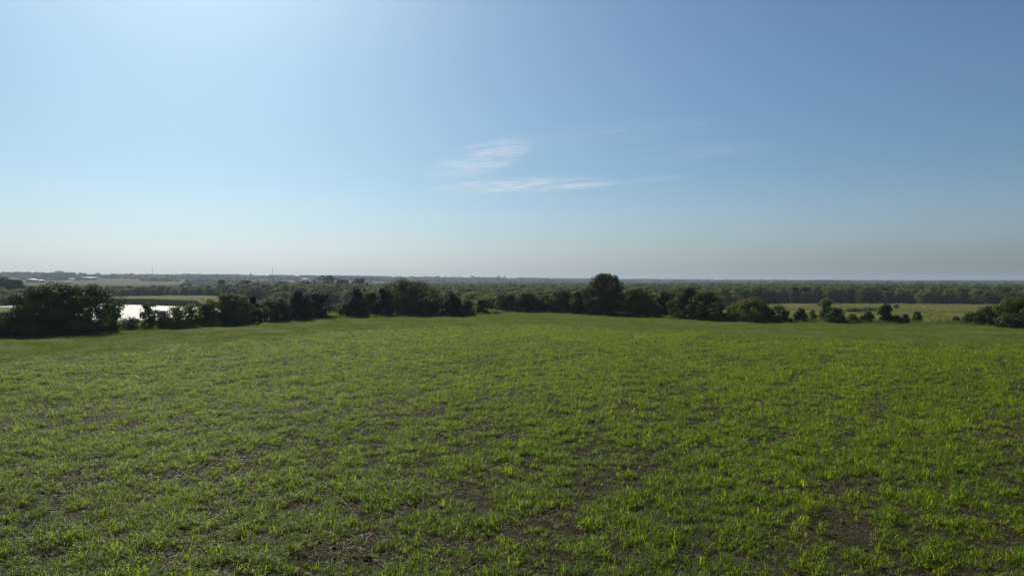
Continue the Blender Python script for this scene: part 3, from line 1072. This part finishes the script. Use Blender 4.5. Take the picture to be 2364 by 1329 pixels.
# farmyards are open towards the pasture
for bpx, bpy_, bh in ((82, 652, 24), (166, 646.5, 9), (205, 646, 19), (158, 652, 13), (706, 647, 12), (572, 646, 4)):
    bx_, by_ = march(bpx, bpy_)
    br = math.hypot(bx_, by_)
    keep2 &= ~((np.abs(pxw - bpx) < bh) & (rr_ > br - 900) & (rr_ < br + 25))
sx_ = scrub[keep2]
wx, wy, rr_, dg_, pxw = wx[keep2], wy[keep2], rr_[keep2], dg_[keep2], pxw[keep2]
wz = height(wx, wy)
n = len(wx)
sc_h = rng.uniform(0.72, 1.22, n) * np.interp(fbm(wx / 90, wy / 90, 71, 2), [0.25, 0.75], [0.8, 1.2])
sc_w = rng.uniform(0.8, 1.25, n) * np.interp(rr_, [700, 1400, 3000, 5000], [1.2, 1.35, 1.8, 2.2])
sc_h *= np.where(rr_ > 1500, np.exp(rng.normal(-0.06, 0.22, n)) * np.interp(fbm(wx / 130, wy / 130, 73, 2), [0.3, 0.7], [0.6, 1.4]), 1.0)
limpy = np.interp(pxw, [-200, 200, 330, 480, 560, 700, 850], [657, 657, 657, 655, 649, 648, 646])
lim_l = (CAM_H - (limpy - 650) / 1576 * rr_ - wz) / 10.5
sc_h = np.where((rr_ < 1250) & (pxw <= 850), np.minimum(sc_h, lim_l * rng.uniform(0.62, 1.0, n)), sc_h)
# the wood right behind the hedgerow stands lower than the horizon
lim = (CAM_H - np.interp(rr_, [200, 350, 600, 1200], [4.2, 4.4, 3.8, 2.5]) - wz) / 10.5
sc_h = np.where((rr_ < 1800) & (pxw > 850), np.minimum(sc_h, lim * rng.uniform(0.62, 1.05, n)), sc_h)
sc_h = np.where(rr_ > 1500, np.minimum(sc_h, 1.25), sc_h)
sc_h = np.where(rr_ > 2600, sc_h * np.where(fbm(wx / 70, wy / 200, 79, 2) > 0.60, 1.45, 1.0), sc_h)
sc_w = np.where(rr_ > 1500, np.maximum(sc_w, sc_h * 1.25), sc_w)
sc_h = np.where(sx_, rng.uniform(0.2, 0.42, n), sc_h)
sc_w = np.where(sx_, rng.uniform(0.4, 0.7, n), sc_w)
sc_h = np.maximum(sc_h, 0.18)
rotz = rng.uniform(0, 6.283, n)
vi = rng.integers(0, 12, n)

# how much of each one shows past those in front (a sweep over azimuth, near to far)
order = np.argsort(rr_)
bins = np.full(2400, 1e9)
ROWB = np.interp(np.arange(2400), [0, 270, 271, 420, 421, 600, 610, 750, 780, 1090, 1120, 1165, 1345, 1355, 1440, 1450, 1540, 1670, 1680, 1780, 1781, 2400],
                 [690, 690, 760, 760, 700, 695, 740, 690, 700, 690, 725, 690, 685, 650, 650, 680, 680, 690, 742, 742, 750, 750])
bins[:] = ROWB
vis = np.zeros(n)
toppy = 650 - (wz + 10.5 * sc_h - CAM_H) / np.maximum(wy, 1) * 1576
halfpx = 4.6 * sc_w / np.maximum(wy, 1) * 1576
for i in order:
    a, b = int(pxw[i] - halfpx[i] * 0.8), int(pxw[i] + halfpx[i] * 0.8) + 1
    a, b = max(a, 0), min(b, 2364)
    if b <= a:
        continue
    seg = bins[a:b]
    vis[i] = np.maximum(seg - toppy[i] - 1, 0).sum()
    bins[a:b] = np.minimum(seg, toppy[i] + 1)
pick = np.argsort(-vis)[:250]
pick = pick[vis[pick] > 0]
is_ind = np.zeros(n, bool)
is_ind[pick] = True

SECT = [(-400, 215, 'behind the spreading tree'), (215, 470, 'lining the pond meadow'), (470, 640, 'behind the right end of the pond'),
        (640, 860, 'behind the dense clump'), (860, 1110, 'behind the brown-topped tree'), (1110, 1240, 'behind the tan grass tuft'),
        (1240, 1400, 'behind and left of the tallest tree'), (1400, 1560, 'behind and right of the tallest tree'),
        (1560, 1700, 'above the windswept pair'), (1700, 1860, 'in the wood behind the round bush'), (1860, 2060, 'in the wood behind the shrub row'),
        (2060, 2220, 'in the wood behind the empty meadow'), (2220, 2900, 'in the wood behind the right-hand thicket')]
ORD = ['first', 'second', 'third', 'fourth', 'fifth', 'sixth', 'seventh', 'eighth', 'ninth', 'tenth', 'eleventh', 'twelfth', 'thirteenth', 'fourteenth', 'fifteenth', 'sixteenth']
COLW = {'leaf_green': 'dark green', 'leaf_olive': 'olive', 'leaf_pale': 'pale green', 'leaf_brown': 'brownish', 'leaf_grey': 'greyish'}
wood_lab = {}
for i in pick:
    sec = next((s_[2] for s_ in SECT if s_[0] <= pxw[i] < s_[1]), SECT[-1][2])
    colw = COLW[NEARV[vi[i]].materials[0].name]
    if sx_[i]:
        lb = 'low %s scrub bush %s' % (colw, sec)
    else:
        lb = ('tall ' if sc_h[i] > 0.95 else 'low ' if sc_h[i] < 0.6 else '') + '%s valley tree %s' % (colw, sec)
    wood_lab.setdefault(lb, []).append(i)
final_lab = {}
for lb, ids in wood_lab.items():
    ids.sort(key=lambda q: pxw[q])
    for q, i in enumerate(ids):
        final_lab[i] = lb if len(ids) == 1 else '%s, %s from left' % (lb, ORD[min(q, 15)])
for i in pick:
    lab = final_lab[i]
    o = obj('scrub_bush' if sx_[i] else 'wood_tree', NEARV[vi[i]])
    o.location = (wx[i], wy[i], wz[i] - 0.1)
    o.rotation_euler = (0, 0, rotz[i])
    o.scale = (sc_w[i], sc_w[i], sc_h[i])
    set_props(o, lab, 'bush' if sx_[i] else 'tree', 'scrub bushes behind the hedgerow' if sx_[i] else 'trees of the valley wood')

rest = ~is_ind
mid = rest & (rr_ < 1300)
farm = rest & (rr_ >= 1300)


def scatter_trees(name, mask, variants, label):
    k = mask.sum()
    pts = np.stack([wx[mask], wy[mask], wz[mask] - 0.1], -1)
    rot = np.stack([np.zeros(k), np.zeros(k), rotz[mask]], -1)
    scl = np.stack([sc_w[mask], sc_w[mask], sc_h[mask]], -1)
    gn_instancer(name, pts, rot, scl, vi[mask] % len(variants), variants, label)


scatter_trees('woodland', mid, NEARV, 'mass of bottomland wood behind the hedgerow')
scatter_trees('distant_woodland', farm, FARV, 'blue hazy woods on the far ridges')
print('wood trees', n, 'individual', len(pick), 'mid', mid.sum(), 'far', farm.sum())

# taller trees that stand out on the far skyline
SKYL = [(42, 627, 9, 'leftmost taller tree on the far skyline'), (57, 629, 9, 'second taller tree from the left on the far skyline'),
        (136, 625, 13, 'biggest tree on the far skyline, above the small white shed'), (151, 628, 6, 'slim skyline tree just right of the biggest one'),
        (161, 628, 10, 'broad skyline tree left of the long barn roof'), (194, 630, 11, 'wide skyline tree straight above the long barn'),
        (226, 630, 8, 'skyline tree just right of the long barn'), (262, 631, 9, 'skyline tree halfway from the long barn to the thin mast'),
        (306, 631, 5, 'lone small skyline tree left of the thin mast'), (324, 632, 10, 'low wide skyline tree just left of the thin mast'),
        (400, 634, 9, 'skyline tree just right of the thin mast'), (470, 634, 14, 'wide skyline tree between the two masts'),
        (579, 630, 3, 'tiny lone lollipop tree on the skyline left of the wide-headed mast'),
        (1010, 637, 9, 'skyline tree above the right side of the brown-topped tree'), (1092, 637, 7, 'first of the small round trees on the central skyline'),
        (1105, 638, 5, 'second of the small round trees on the central skyline'), (1151, 637, 6, 'third of the small round trees on the central skyline'),
        (1165, 637, 5, 'last of the small round trees on the central skyline')]
for i, (px, top, half, lab) in enumerate(SKYL):
    t_ = np.arange(2600, 4800, 40.0)
    dd = ray(px, 640)
    X_, Y_ = dd[0] / dd[1] * t_, t_
    Z_ = height(X_, Y_)
    q = int(np.argmax((Z_ - CAM_H) / Y_)) if px > 700 else int(np.argmin(np.abs(t_ - 3250)))
    dt_ = ray(px, top)
    hh = CAM_H + dt_[2] * (Y_[q] / dt_[1]) - Z_[q]
    o = obj('skyline_tree', FARV[(0, 2, 4, 6)[i % 4]])
    o.location = (X_[q], Y_[q], Z_[q] - 0.2)
    o.rotation_euler = (0, 0, i * 1.3)
    w_ = half / 1576 * Y_[q] / 4.6
    o.scale = (w_, w_, max(hh, 6) / 10.5)
    set_props(o, lab, 'tree', 'taller trees on the far skyline')

# ------------------------------------------------------------------ crop and grasses
def blade_clump(name, seed, mat, nb, length, width, spread, droop, upr=0.75, segs=4, stem=0.0):
    rng_ = np.random.default_rng(seed)
    V, Fc, tint = [], [], []
    for b in range(nb):
        ph = rng_.uniform(0, 2 * math.pi)
        L = length * rng_.uniform(0.55, 1.15)
        wd = width * rng_.uniform(0.7, 1.2)
        bx, by = rng_.normal(0, spread, 2)
        el = math.asin(min(upr * rng_.uniform(0.8, 1.2), 0.98))
        dr = droop * rng_.uniform(0.5, 1.5)
        p = np.array([bx, by, rng_.uniform(0, stem) if stem else 0.0])
        side = np.array([-math.sin(ph), math.cos(ph), 0])
        o_ = len(V)
        for s_ in range(segs + 1):
            q = s_ / segs
            wv = wd * 0.5 * (1 - q ** 2.2) * (0.6 + 0.8 * min(q * 3, 1) * 0.5)
            wv = max(wv, 0.0005)
            V.append(p + side * wv)
            V.append(p - side * wv)
            e2 = el - dr * q * q * 2.0
            p = p + np.array([math.cos(ph) * math.cos(e2), math.sin(ph) * math.cos(e2), math.sin(e2)]) * (L / segs)
            p[2] = max(p[2], 0.01)
            if s_:
                a = o_ + (s_ - 1) * 2
                Fc.append((a, a + 1, a + 3, a + 2))
        t_ = float(np.clip(rng_.normal(0.5, 0.28), 0, 1))
        tint += [t_] * segs
    return np_mesh(name, np.array(V), np.array(Fc), M[mat], {'tint': ('FACE', tint)}, smooth_shade=True)


CROPV = [blade_clump('crop_clump', 20 + k, 'crop', 9 + k % 4, 0.30 + 0.05 * (k % 3), 0.022, 0.055, 1.0 + 0.15 * (k % 3), 0.80, 4, stem=0.10) for k in range(9)]
CROPV.append(blade_clump('crop_clump', 41, 'dry', 9, 0.30, 0.02, 0.06, 0.9, 0.8, 3))
WEEDV = [blade_clump('weed_clump', 60 + k, 'weed', 12, 0.16, 0.022, 0.09, 0.8, 0.6, 3) for k in range(4)]
MARGV = [blade_clump('margin_tuft', 80 + k, 'margin', 16, 0.20, 0.022, 0.16, 0.6, 0.8, 2) for k in range(7)]
MARGV.append(blade_clump('margin_tuft', 88, 'dry', 14, 0.22, 0.02, 0.16, 0.6, 0.85, 2))
DRYV = [blade_clump('dry_tuft', 90 + k, 'dry', 16, 0.75, 0.035, 0.16, 0.5, 0.93, 3) for k in range(3)]
FRINGEV = [blade_clump('fringe_tuft', 110 + k, 'leaf_grey' if k % 2 else 'margin', 18, 0.8, 0.045, 0.2, 0.45, 0.93, 3) for k in range(4)]
REEDV = [blade_clump('reed_clump', 150 + k, 'leaf_green', 20, 0.9, 0.06, 0.3, 0.45, 0.9, 3) for k in range(3)]
STRAWV = [blade_clump('straw_bit', 130 + k, 'straw', 5, 0.28, 0.012, 0.16, 0.25, 0.12, 2) for k in range(3)]

rng = np.random.default_rng(11)
ROW_H = R(33)


def crop_density(x, y):
    uu = x * math.sin(ROW_H) + y * math.cos(ROW_H)
    vv = x * math.cos(ROW_H) - y * math.sin(ROW_H)
    wob = (fbm(uu / 30, vv / 30, 201, 2) - 0.5) * 4
    streak = fbm(uu / 11.0, (vv + wob) / 1.5, 205, 3)
    blot = fbm(x / 1.05, y / 1.05, 207, 3)
    big = fbm(x / 18, y / 18, 209, 3)
    fine = fbm(x / 0.7, y / 0.7, 211, 2)
    f = 0.20 * streak + 0.40 * blot + 0.03 * big + 0.37 * fine
    tram = np.abs(((vv + wob) / 8.5) % 1 - 0.5) * 2
    f = f - 0.085 * smooth((0.24 - tram) / 0.12) * (fbm(uu / 9, vv / 9, 215, 2) > 0.42)
    return f


def scatter_ring(r0, r1, per_m2, amax=R(42)):
    area = amax * (r1 * r1 - r0 * r0)
    k = int(area * per_m2)
    a = rng.uniform(-amax, amax, k)
    r = np.sqrt(rng.uniform(r0 * r0, r1 * r1, k))
    return r * np.sin(a), r * np.cos(a), r, a


CX, CY, CS = [], [], []
for r0, r1, dens, sb in ((14, 45, 32.0, 1.0), (45, 80, 24.0, 1.0), (80, 125, 16.0, 1.05), (125, 210, 12.0, 1.1)):
    x, y, r, a = scatter_ring(r0, r1, dens)
    f = crop_density(x, y)
    pmin = np.interp(r, [20, 50, 110], [0.20, 0.22, 0.50])
    p = smooth((f - 0.392) / 0.16) * (1 - pmin) + pmin
    edge_d = (crop_r(a) - r) + (fbm(x / 4, y / 4, 219, 3) - 0.5) * 14
    inside = rng.random(len(x)) < np.clip(0.20 + edge_d / 8.0, 0, 1)
    k = (rng.random(len(x)) < p) & inside
    CX.append(x[k]); CY.append(y[k])
    CS.append(sb * np.clip(np.exp(rng.normal(-0.05, 0.25, k.sum())), 0.5, 1.45) * np.interp(f[k], [0.36, 0.62], [0.62, 1.15]))
CX, CY, CS = map(np.concatenate, (CX, CY, CS))


def upright_stuff(name, x, y, s, variants, label, tilt=0.12, sink=0.0):
    k = len(x)
    z = height(x, y) - sink
    rot = np.stack([rng.normal(0, tilt, k), rng.normal(0, tilt, k), rng.uniform(0, 6.283, k)], -1)
    gn_instancer(name, np.stack([x, y, z], -1), rot, np.stack([s, s, s], -1), rng.integers(0, len(variants), k), variants, label)


upright_stuff('crop', CX, CY, CS, CROPV, 'young bright green crop covering the field in ragged patches', sink=0.01)
print('crop clumps', len(CX))
# clods on the open soil
def clod(name, seed):
    rng_ = np.random.default_rng(seed)
    V = np.array([(1, 0, 0), (0.3, 0.9, 0), (-0.8, 0.6, 0), (-0.8, -0.6, 0), (0.3, -0.9, 0), (0.5, 0.2, 0.6), (-0.3, 0.45, 0.7), (-0.2, -0.4, 0.55)], float)
    V = V * rng_.uniform(0.6, 1.2, V.shape) * 0.042
    Fc = np.array([(0, 1, 5), (1, 6, 5), (1, 2, 6), (2, 3, 6), (3, 7, 6), (3, 4, 7), (4, 0, 7), (0, 5, 7), (5, 6, 7)])
    return np_mesh(name, V, Fc, M['soil'])


x, y, r, a = scatter_ring(14, 48, 16.0)
k = (r < crop_r(a)) & (crop_density(x, y) < 0.50)
upright_stuff('soil_clods', x[k], y[k], np.exp(rng.normal(0, 0.45, k.sum())), [clod('clod', q) for q in range(4)], 'dark crumbly soil clods between the plants', tilt=0.4)
# low weeds under it
x, y, r, a = scatter_ring(14, 100, 9.0)
f = crop_density(x, y)
k = (r < crop_r(a)) & (rng.random(len(x)) < smooth((f - 0.36) / 0.14) * 0.8 + 0.05)
upright_stuff('field_weeds', x[k], y[k], rng.uniform(0.6, 1.3, k.sum()), WEEDV, 'low dark green weeds between the crop plants')
# straw on the soil
x, y, r, a = scatter_ring(14, 60, 9.0)
k = (r < crop_r(a))
upright_stuff('crop_straw', x[k], y[k], rng.uniform(0.6, 1.4, k.sum()), STRAWV, 'pale dead straw lying on the bare soil', sink=-0.01)
# mown border
x, y, r, a = scatter_ring(80, 225, 8.0)
cr_a, fr_a = crop_r(a), field_r(a)
k = (r > cr_a - 12.0 + rng.uniform(0, 12, len(r))) & (r < fr_a + 4)
k &= rng.random(len(x)) < np.interp(fbm(x / 8, y / 8, 231, 3), [0.3, 0.6], [0.45, 1.0])
upright_stuff('margin_grass', x[k], y[k], rng.uniform(0.55, 1.2, k.sum()) * np.interp(fbm(x[k] / 3, y[k] / 3, 233, 3), [0.3, 0.7], [0.6, 1.7]), MARGV, 'short mown grass of the field border', tilt=0.2)
print('margin', k.sum())
# taller fringe at the foot of the hedgerow
m_ = 16000
a = rng.uniform(R(-41), R(41), m_)
r = field_r(a) + rng.normal(1.6, 2.4, m_)
x, y = r * np.sin(a), r * np.cos(a)
k = rng.random(m_) < smooth((fbm(x / 6, y / 6, 241, 2) - 0.32) / 0.25)
upright_stuff('fringe_grass', x[k], y[k], rng.uniform(0.45, 1.15, k.sum()), FRINGEV, 'ragged taller grass along the foot of the hedgerow')
# rough meadow beyond
x, y, r, a = scatter_ring(120, 600, 0.16)
k = (r > field_r(a) + 5) & ~wood_zone(x, y) & (poly_sd(x, y, POND_W) > 2.5)
k &= rng.random(len(x)) < smooth((fbm(x / 22, y / 9, 251, 3) - 0.38) / 0.2)
s = rng.uniform(0.7, 1.6, k.sum())
upright_stuff('meadow_grass', x[k], y[k], s, [FRINGEV[0], FRINGEV[2]] + DRYV, 'rough dry meadow grass beyond the hedgerow')
# bank growth on the far side of the pond
m_ = 9000
a = rng.uniform(px_az(-150), px_az(520), m_)
r = np.interp(a, FAR_AZ, FAR_R) + rng.uniform(1.5, 12, m_)
upright_stuff('bank_reeds', r * np.sin(a), r * np.cos(a), rng.uniform(0.9, 2.2, m_), REEDV, 'dark reeds on the steep far bank of the pond')

# tan grass tuft in the hedgerow gap
def tan_tuft():
    rng_ = np.random.default_rng(8)
    x0, y0 = march(1143, 724)
    z0 = float(height(np.array([x0]), np.array([y0]))[0])
    parts, tints = [], []
    for i in range(260):
        src = DRYV[i % 3]
        nv = len(src.vertices)
        co = np.empty(nv * 3, np.float32)
        src.vertices.foreach_get('co', co)
        co = co.reshape(-1, 3).copy()
        dx, dy = rng_.normal(0, 0.85), rng_.normal(0, 0.8)
        s_ = (1.25 * math.exp(-((dx / 1.8) ** 2)) + 0.25) * rng_.uniform(0.7, 1.15)
        th = rng_.uniform(0, 6.28)
        rx = co[:, 0] * math.cos(th) - co[:, 1] * math.sin(th)
        ry = co[:, 0] * math.sin(th) + co[:, 1] * math.cos(th)
        co = np.stack([rx * s_ + dx, ry * s_ + dy, co[:, 2] * s_], -1)
        fcs = np.array([p_.vertices[:] for p_ in src.polygons])
        parts.append((co, fcs))
        tints.append(rng_.uniform(0, 1, len(fcs)))
    V, Fc = merge(parts)
    o = obj('grass_tuft', np_mesh('grass_tuft', V, Fc, M['dry'], {'tint': ('FACE', np.concatenate(tints))}), loc=(x0, y0, z0))
    set_props(o, 'tan dry grass tuft in the hedgerow gap right of the small cedar', 'grass tuft')


tan_tuft()

# ------------------------------------------------------------------ far farm buildings and masts
def box_part(name, mat, parent, x0, x1, y0, y1, z0, z1):
    V = np.array([(x, y, z) for z in (z0, z1) for y in (y0, y1) for x in (x0, x1)], float)
    Fc = np.array([(0, 2, 3, 1), (4, 5, 7, 6), (0, 1, 5, 4), (2, 6, 7, 3), (0, 4, 6, 2), (1, 3, 7, 5)])
    return obj(name, np_mesh(name, V, Fc, M[mat]), parent)


def gable(name, mat, parent, L, D, z0, rise, over=0.6, th=0.25):
    a, b = L / 2 + over, D / 2 + over
    prof = [(-b, z0 - 0.15), (0, z0 + rise), (b, z0 - 0.15), (b, z0 - 0.15 + th), (0, z0 + rise + th), (-b, z0 - 0.15 + th)]
    V = np.array([(sx * a, y, z) for sx in (-1, 1) for (y, z) in prof], float)
    f4 = [(0, 1, 7, 6), (1, 2, 8, 7), (2, 3, 9, 8), (3, 4, 10, 9), (4, 5, 11, 10), (5, 0, 6, 11), (0, 5, 4, 1), (1, 4, 3, 2), (6, 7, 10, 11), (7, 8, 9, 10)]
    return obj(name, np_mesh(name, V, np.array(f4), M[mat]), parent)


def gable_wall(parent, mat, L, D, h, rise):
    a, b = L / 2, D / 2
    V = np.array([(sx * a, y, z) for sx in (-1, 1) for (y, z) in ((-b, -1.0), (-b, h), (0, h + rise), (b, h), (b, -1.0))], float)
    me = bpy.data.meshes.new('wall')
    me.from_pydata([tuple(p) for p in V], [], [(0, 1, 2, 3, 4), (9, 8, 7, 6, 5), (0, 5, 6, 1), (3, 8, 9, 4), (0, 4, 9, 5), (1, 6, 7, 2), (2, 7, 8, 3)])
    me.materials.append(M[mat])
    return obj('wall', me, parent)


def barn(name, label, px, base_py, Lpx, hpx, depth, wall, roof, rz=0.0, doors=2):
    x, y = march(px, base_py)
    z = float(height(np.array([x]), np.array([y]))[0])
    r = math.hypot(x, y)
    L = Lpx / 1576 * y
    H = hpx / 1576 * y
    h, rise = H * 0.55, H * 0.45
    root = bpy.data.objects.new(name, None)
    COL.objects.link(root)
    root.location = (x, y, z)
    root.rotation_euler = (0, 0, -math.atan2(x, y) + rz)
    set_props(root, label, 'barn' if 'barn' in name else 'shed', 'far farm buildings')
    gable_wall(root, wall, L, depth, h, rise * 0.98)
    gable('roof', roof, root, L, depth, h, rise)
    for k in range(doors):
        cx = (k - (doors - 1) / 2) * L / (doors + 0.6)
        box_part('door', 'door_dark', root, cx - 2.2, cx + 2.2, -depth / 2 - 0.12, -depth / 2 - 0.02, -0.3, min(h * 0.8, 4.2))
    return root


barn('metal_barn', 'left half of the pale-roofed barn pair on the far left slope', 73, 651, 20, 7.5, 16, 'wall_dark', 'roof_metal', 0.10)
barn('metal_barn', 'right half of the pale-roofed barn pair, lower white roof', 91, 652, 17, 6.5, 14, 'wall_dark', 'roof_metal', -0.08)
barn('small_shed', 'small white-roofed shed left of the long green barn', 166, 646.5, 12, 3.6, 10, 'wall_white', 'roof_metal', 0.1, 1)
barn('long_barn', 'long blue-green barn with white metal roof on the far pasture', 205, 646, 31, 6.5, 20, 'wall_green', 'roof_metal', 0.0, 3)
barn('low_shed', 'low brown shed in the pasture below the small white shed', 158, 652, 20, 2.6, 9, 'wall_brown', 'roof_tan', -0.25, 2)
barn('white_shed', 'white-roofed shed on the horizon left of the tall olive tree', 706, 647, 19, 4.5, 14, 'wall_white', 'roof_metal', 0.2, 2)
barn('tiny_shed', 'tiny white shed on the far pasture below the skyline masts', 572, 646, 4, 2.0, 6, 'wall_white', 'roof_metal', 0.0, 1)


def mast(label, px, top_py, base_py, dist, width, platform):
    d = ray(px, base_py)
    t = dist / d[1]
    x, y = d[0] * t, dist
    z = float(height(np.array([x]), np.array([y]))[0])
    dt_ = ray(px, top_py)
    H = CAM_H + dt_[2] * (dist / dt_[1]) - z
    root = bpy.data.objects.new('lattice_mast', None)
    COL.objects.link(root)
    root.location = (x, y, z)
    set_props(root, label, 'mast', 'far radio masts')
    w0, w1 = width, width * 0.45
    legs = []
    for k in range(3):
        th = 2 * math.pi * k / 3 + 0.4
        p0 = np.array([w0 * math.cos(th), w0 * math.sin(th), 0])
        p1 = np.array([w1 * math.cos(th), w1 * math.sin(th), H])
        legs.append((p0, p1))
        V, Fc = tube([p0, p1], [0.34, 0.26], 6)
        obj('leg', np_mesh('leg', V, Fc, M['steel']), root)
    parts = []
    nb = 14
    for b in range(nb):
        q0, q1 = b / nb, (b + 1) / nb
        for k in range(3):
            a0, a1 = legs[k]
            b0, b1 = legs[(k + 1) % 3]
            parts.append(tube([a0 + (a1 - a0) * q0, b0 + (b1 - b0) * q1], [0.16, 0.16], 4))
    V, Fc = merge(parts)
    obj('bracing', np_mesh('bracing', V, Fc, M['steel']), root)
    if platform:
        V, Fc = tube([(0, 0, H - 2.2), (0, 0, H - 1.6)], [3.0, 3.0], 10)
        obj('platform', np_mesh('platform', V, Fc, M['steel']), root)
        for k in range(6):
            th = 2 * math.pi * k / 6
            V, Fc = tube([(2.9 * math.cos(th), 2.9 * math.sin(th), H - 2.6), (2.9 * math.cos(th), 2.9 * math.sin(th), H + 0.8)], [0.3, 0.3], 5)
            obj('antenna', np_mesh('antenna', V, Fc, M['steel']), root)
    else:
        V, Fc = tube([(0, 0, H - 1), (0, 0, H + 4)], [0.25, 0.15], 5)
        obj('antenna', np_mesh('antenna', V, Fc, M['steel']), root)


mast('thin radio mast on the skyline right of the far barns', 352, 615, 640, 3300, 1.0, False)
mast('radio mast with a wide head on the skyline left of centre', 629, 620, 640, 3300, 1.1, True)

# ------------------------------------------------------------------ haze
def haze():
    z0, z1 = float(GZ.min()) - 1.5, max(float(GZ.max()) + 34, 70.0)
    s = 7900.0
    V = np.array([(x, y, z) for z in (z0, z1) for y in (-s, s) for x in (-s, s)], float)
    Fc = np.array([(0, 2, 3, 1), (4, 5, 7, 6), (0, 1, 5, 4), (2, 6, 7, 3), (0, 4, 6, 2), (1, 3, 7, 5)])
    m, nt = new_mat('haze_air')
    pv = N(nt, 'ShaderNodeVolumePrincipled')
    pv.inputs['Color'].default_value = (0.66, 0.80, 1.0, 1)
    pv.inputs['Density'].default_value = 0.000090
    pv.inputs['Anisotropy'].default_value = 0.25
    out = N(nt, 'ShaderNodeOutputMaterial')
    nt.links.new(pv.outputs[0], out.inputs['Volume'])
    o = obj('haze', np_mesh('haze', V, Fc, m))
    set_props(o, 'thin blue haze over the land', kind='stuff')


haze()
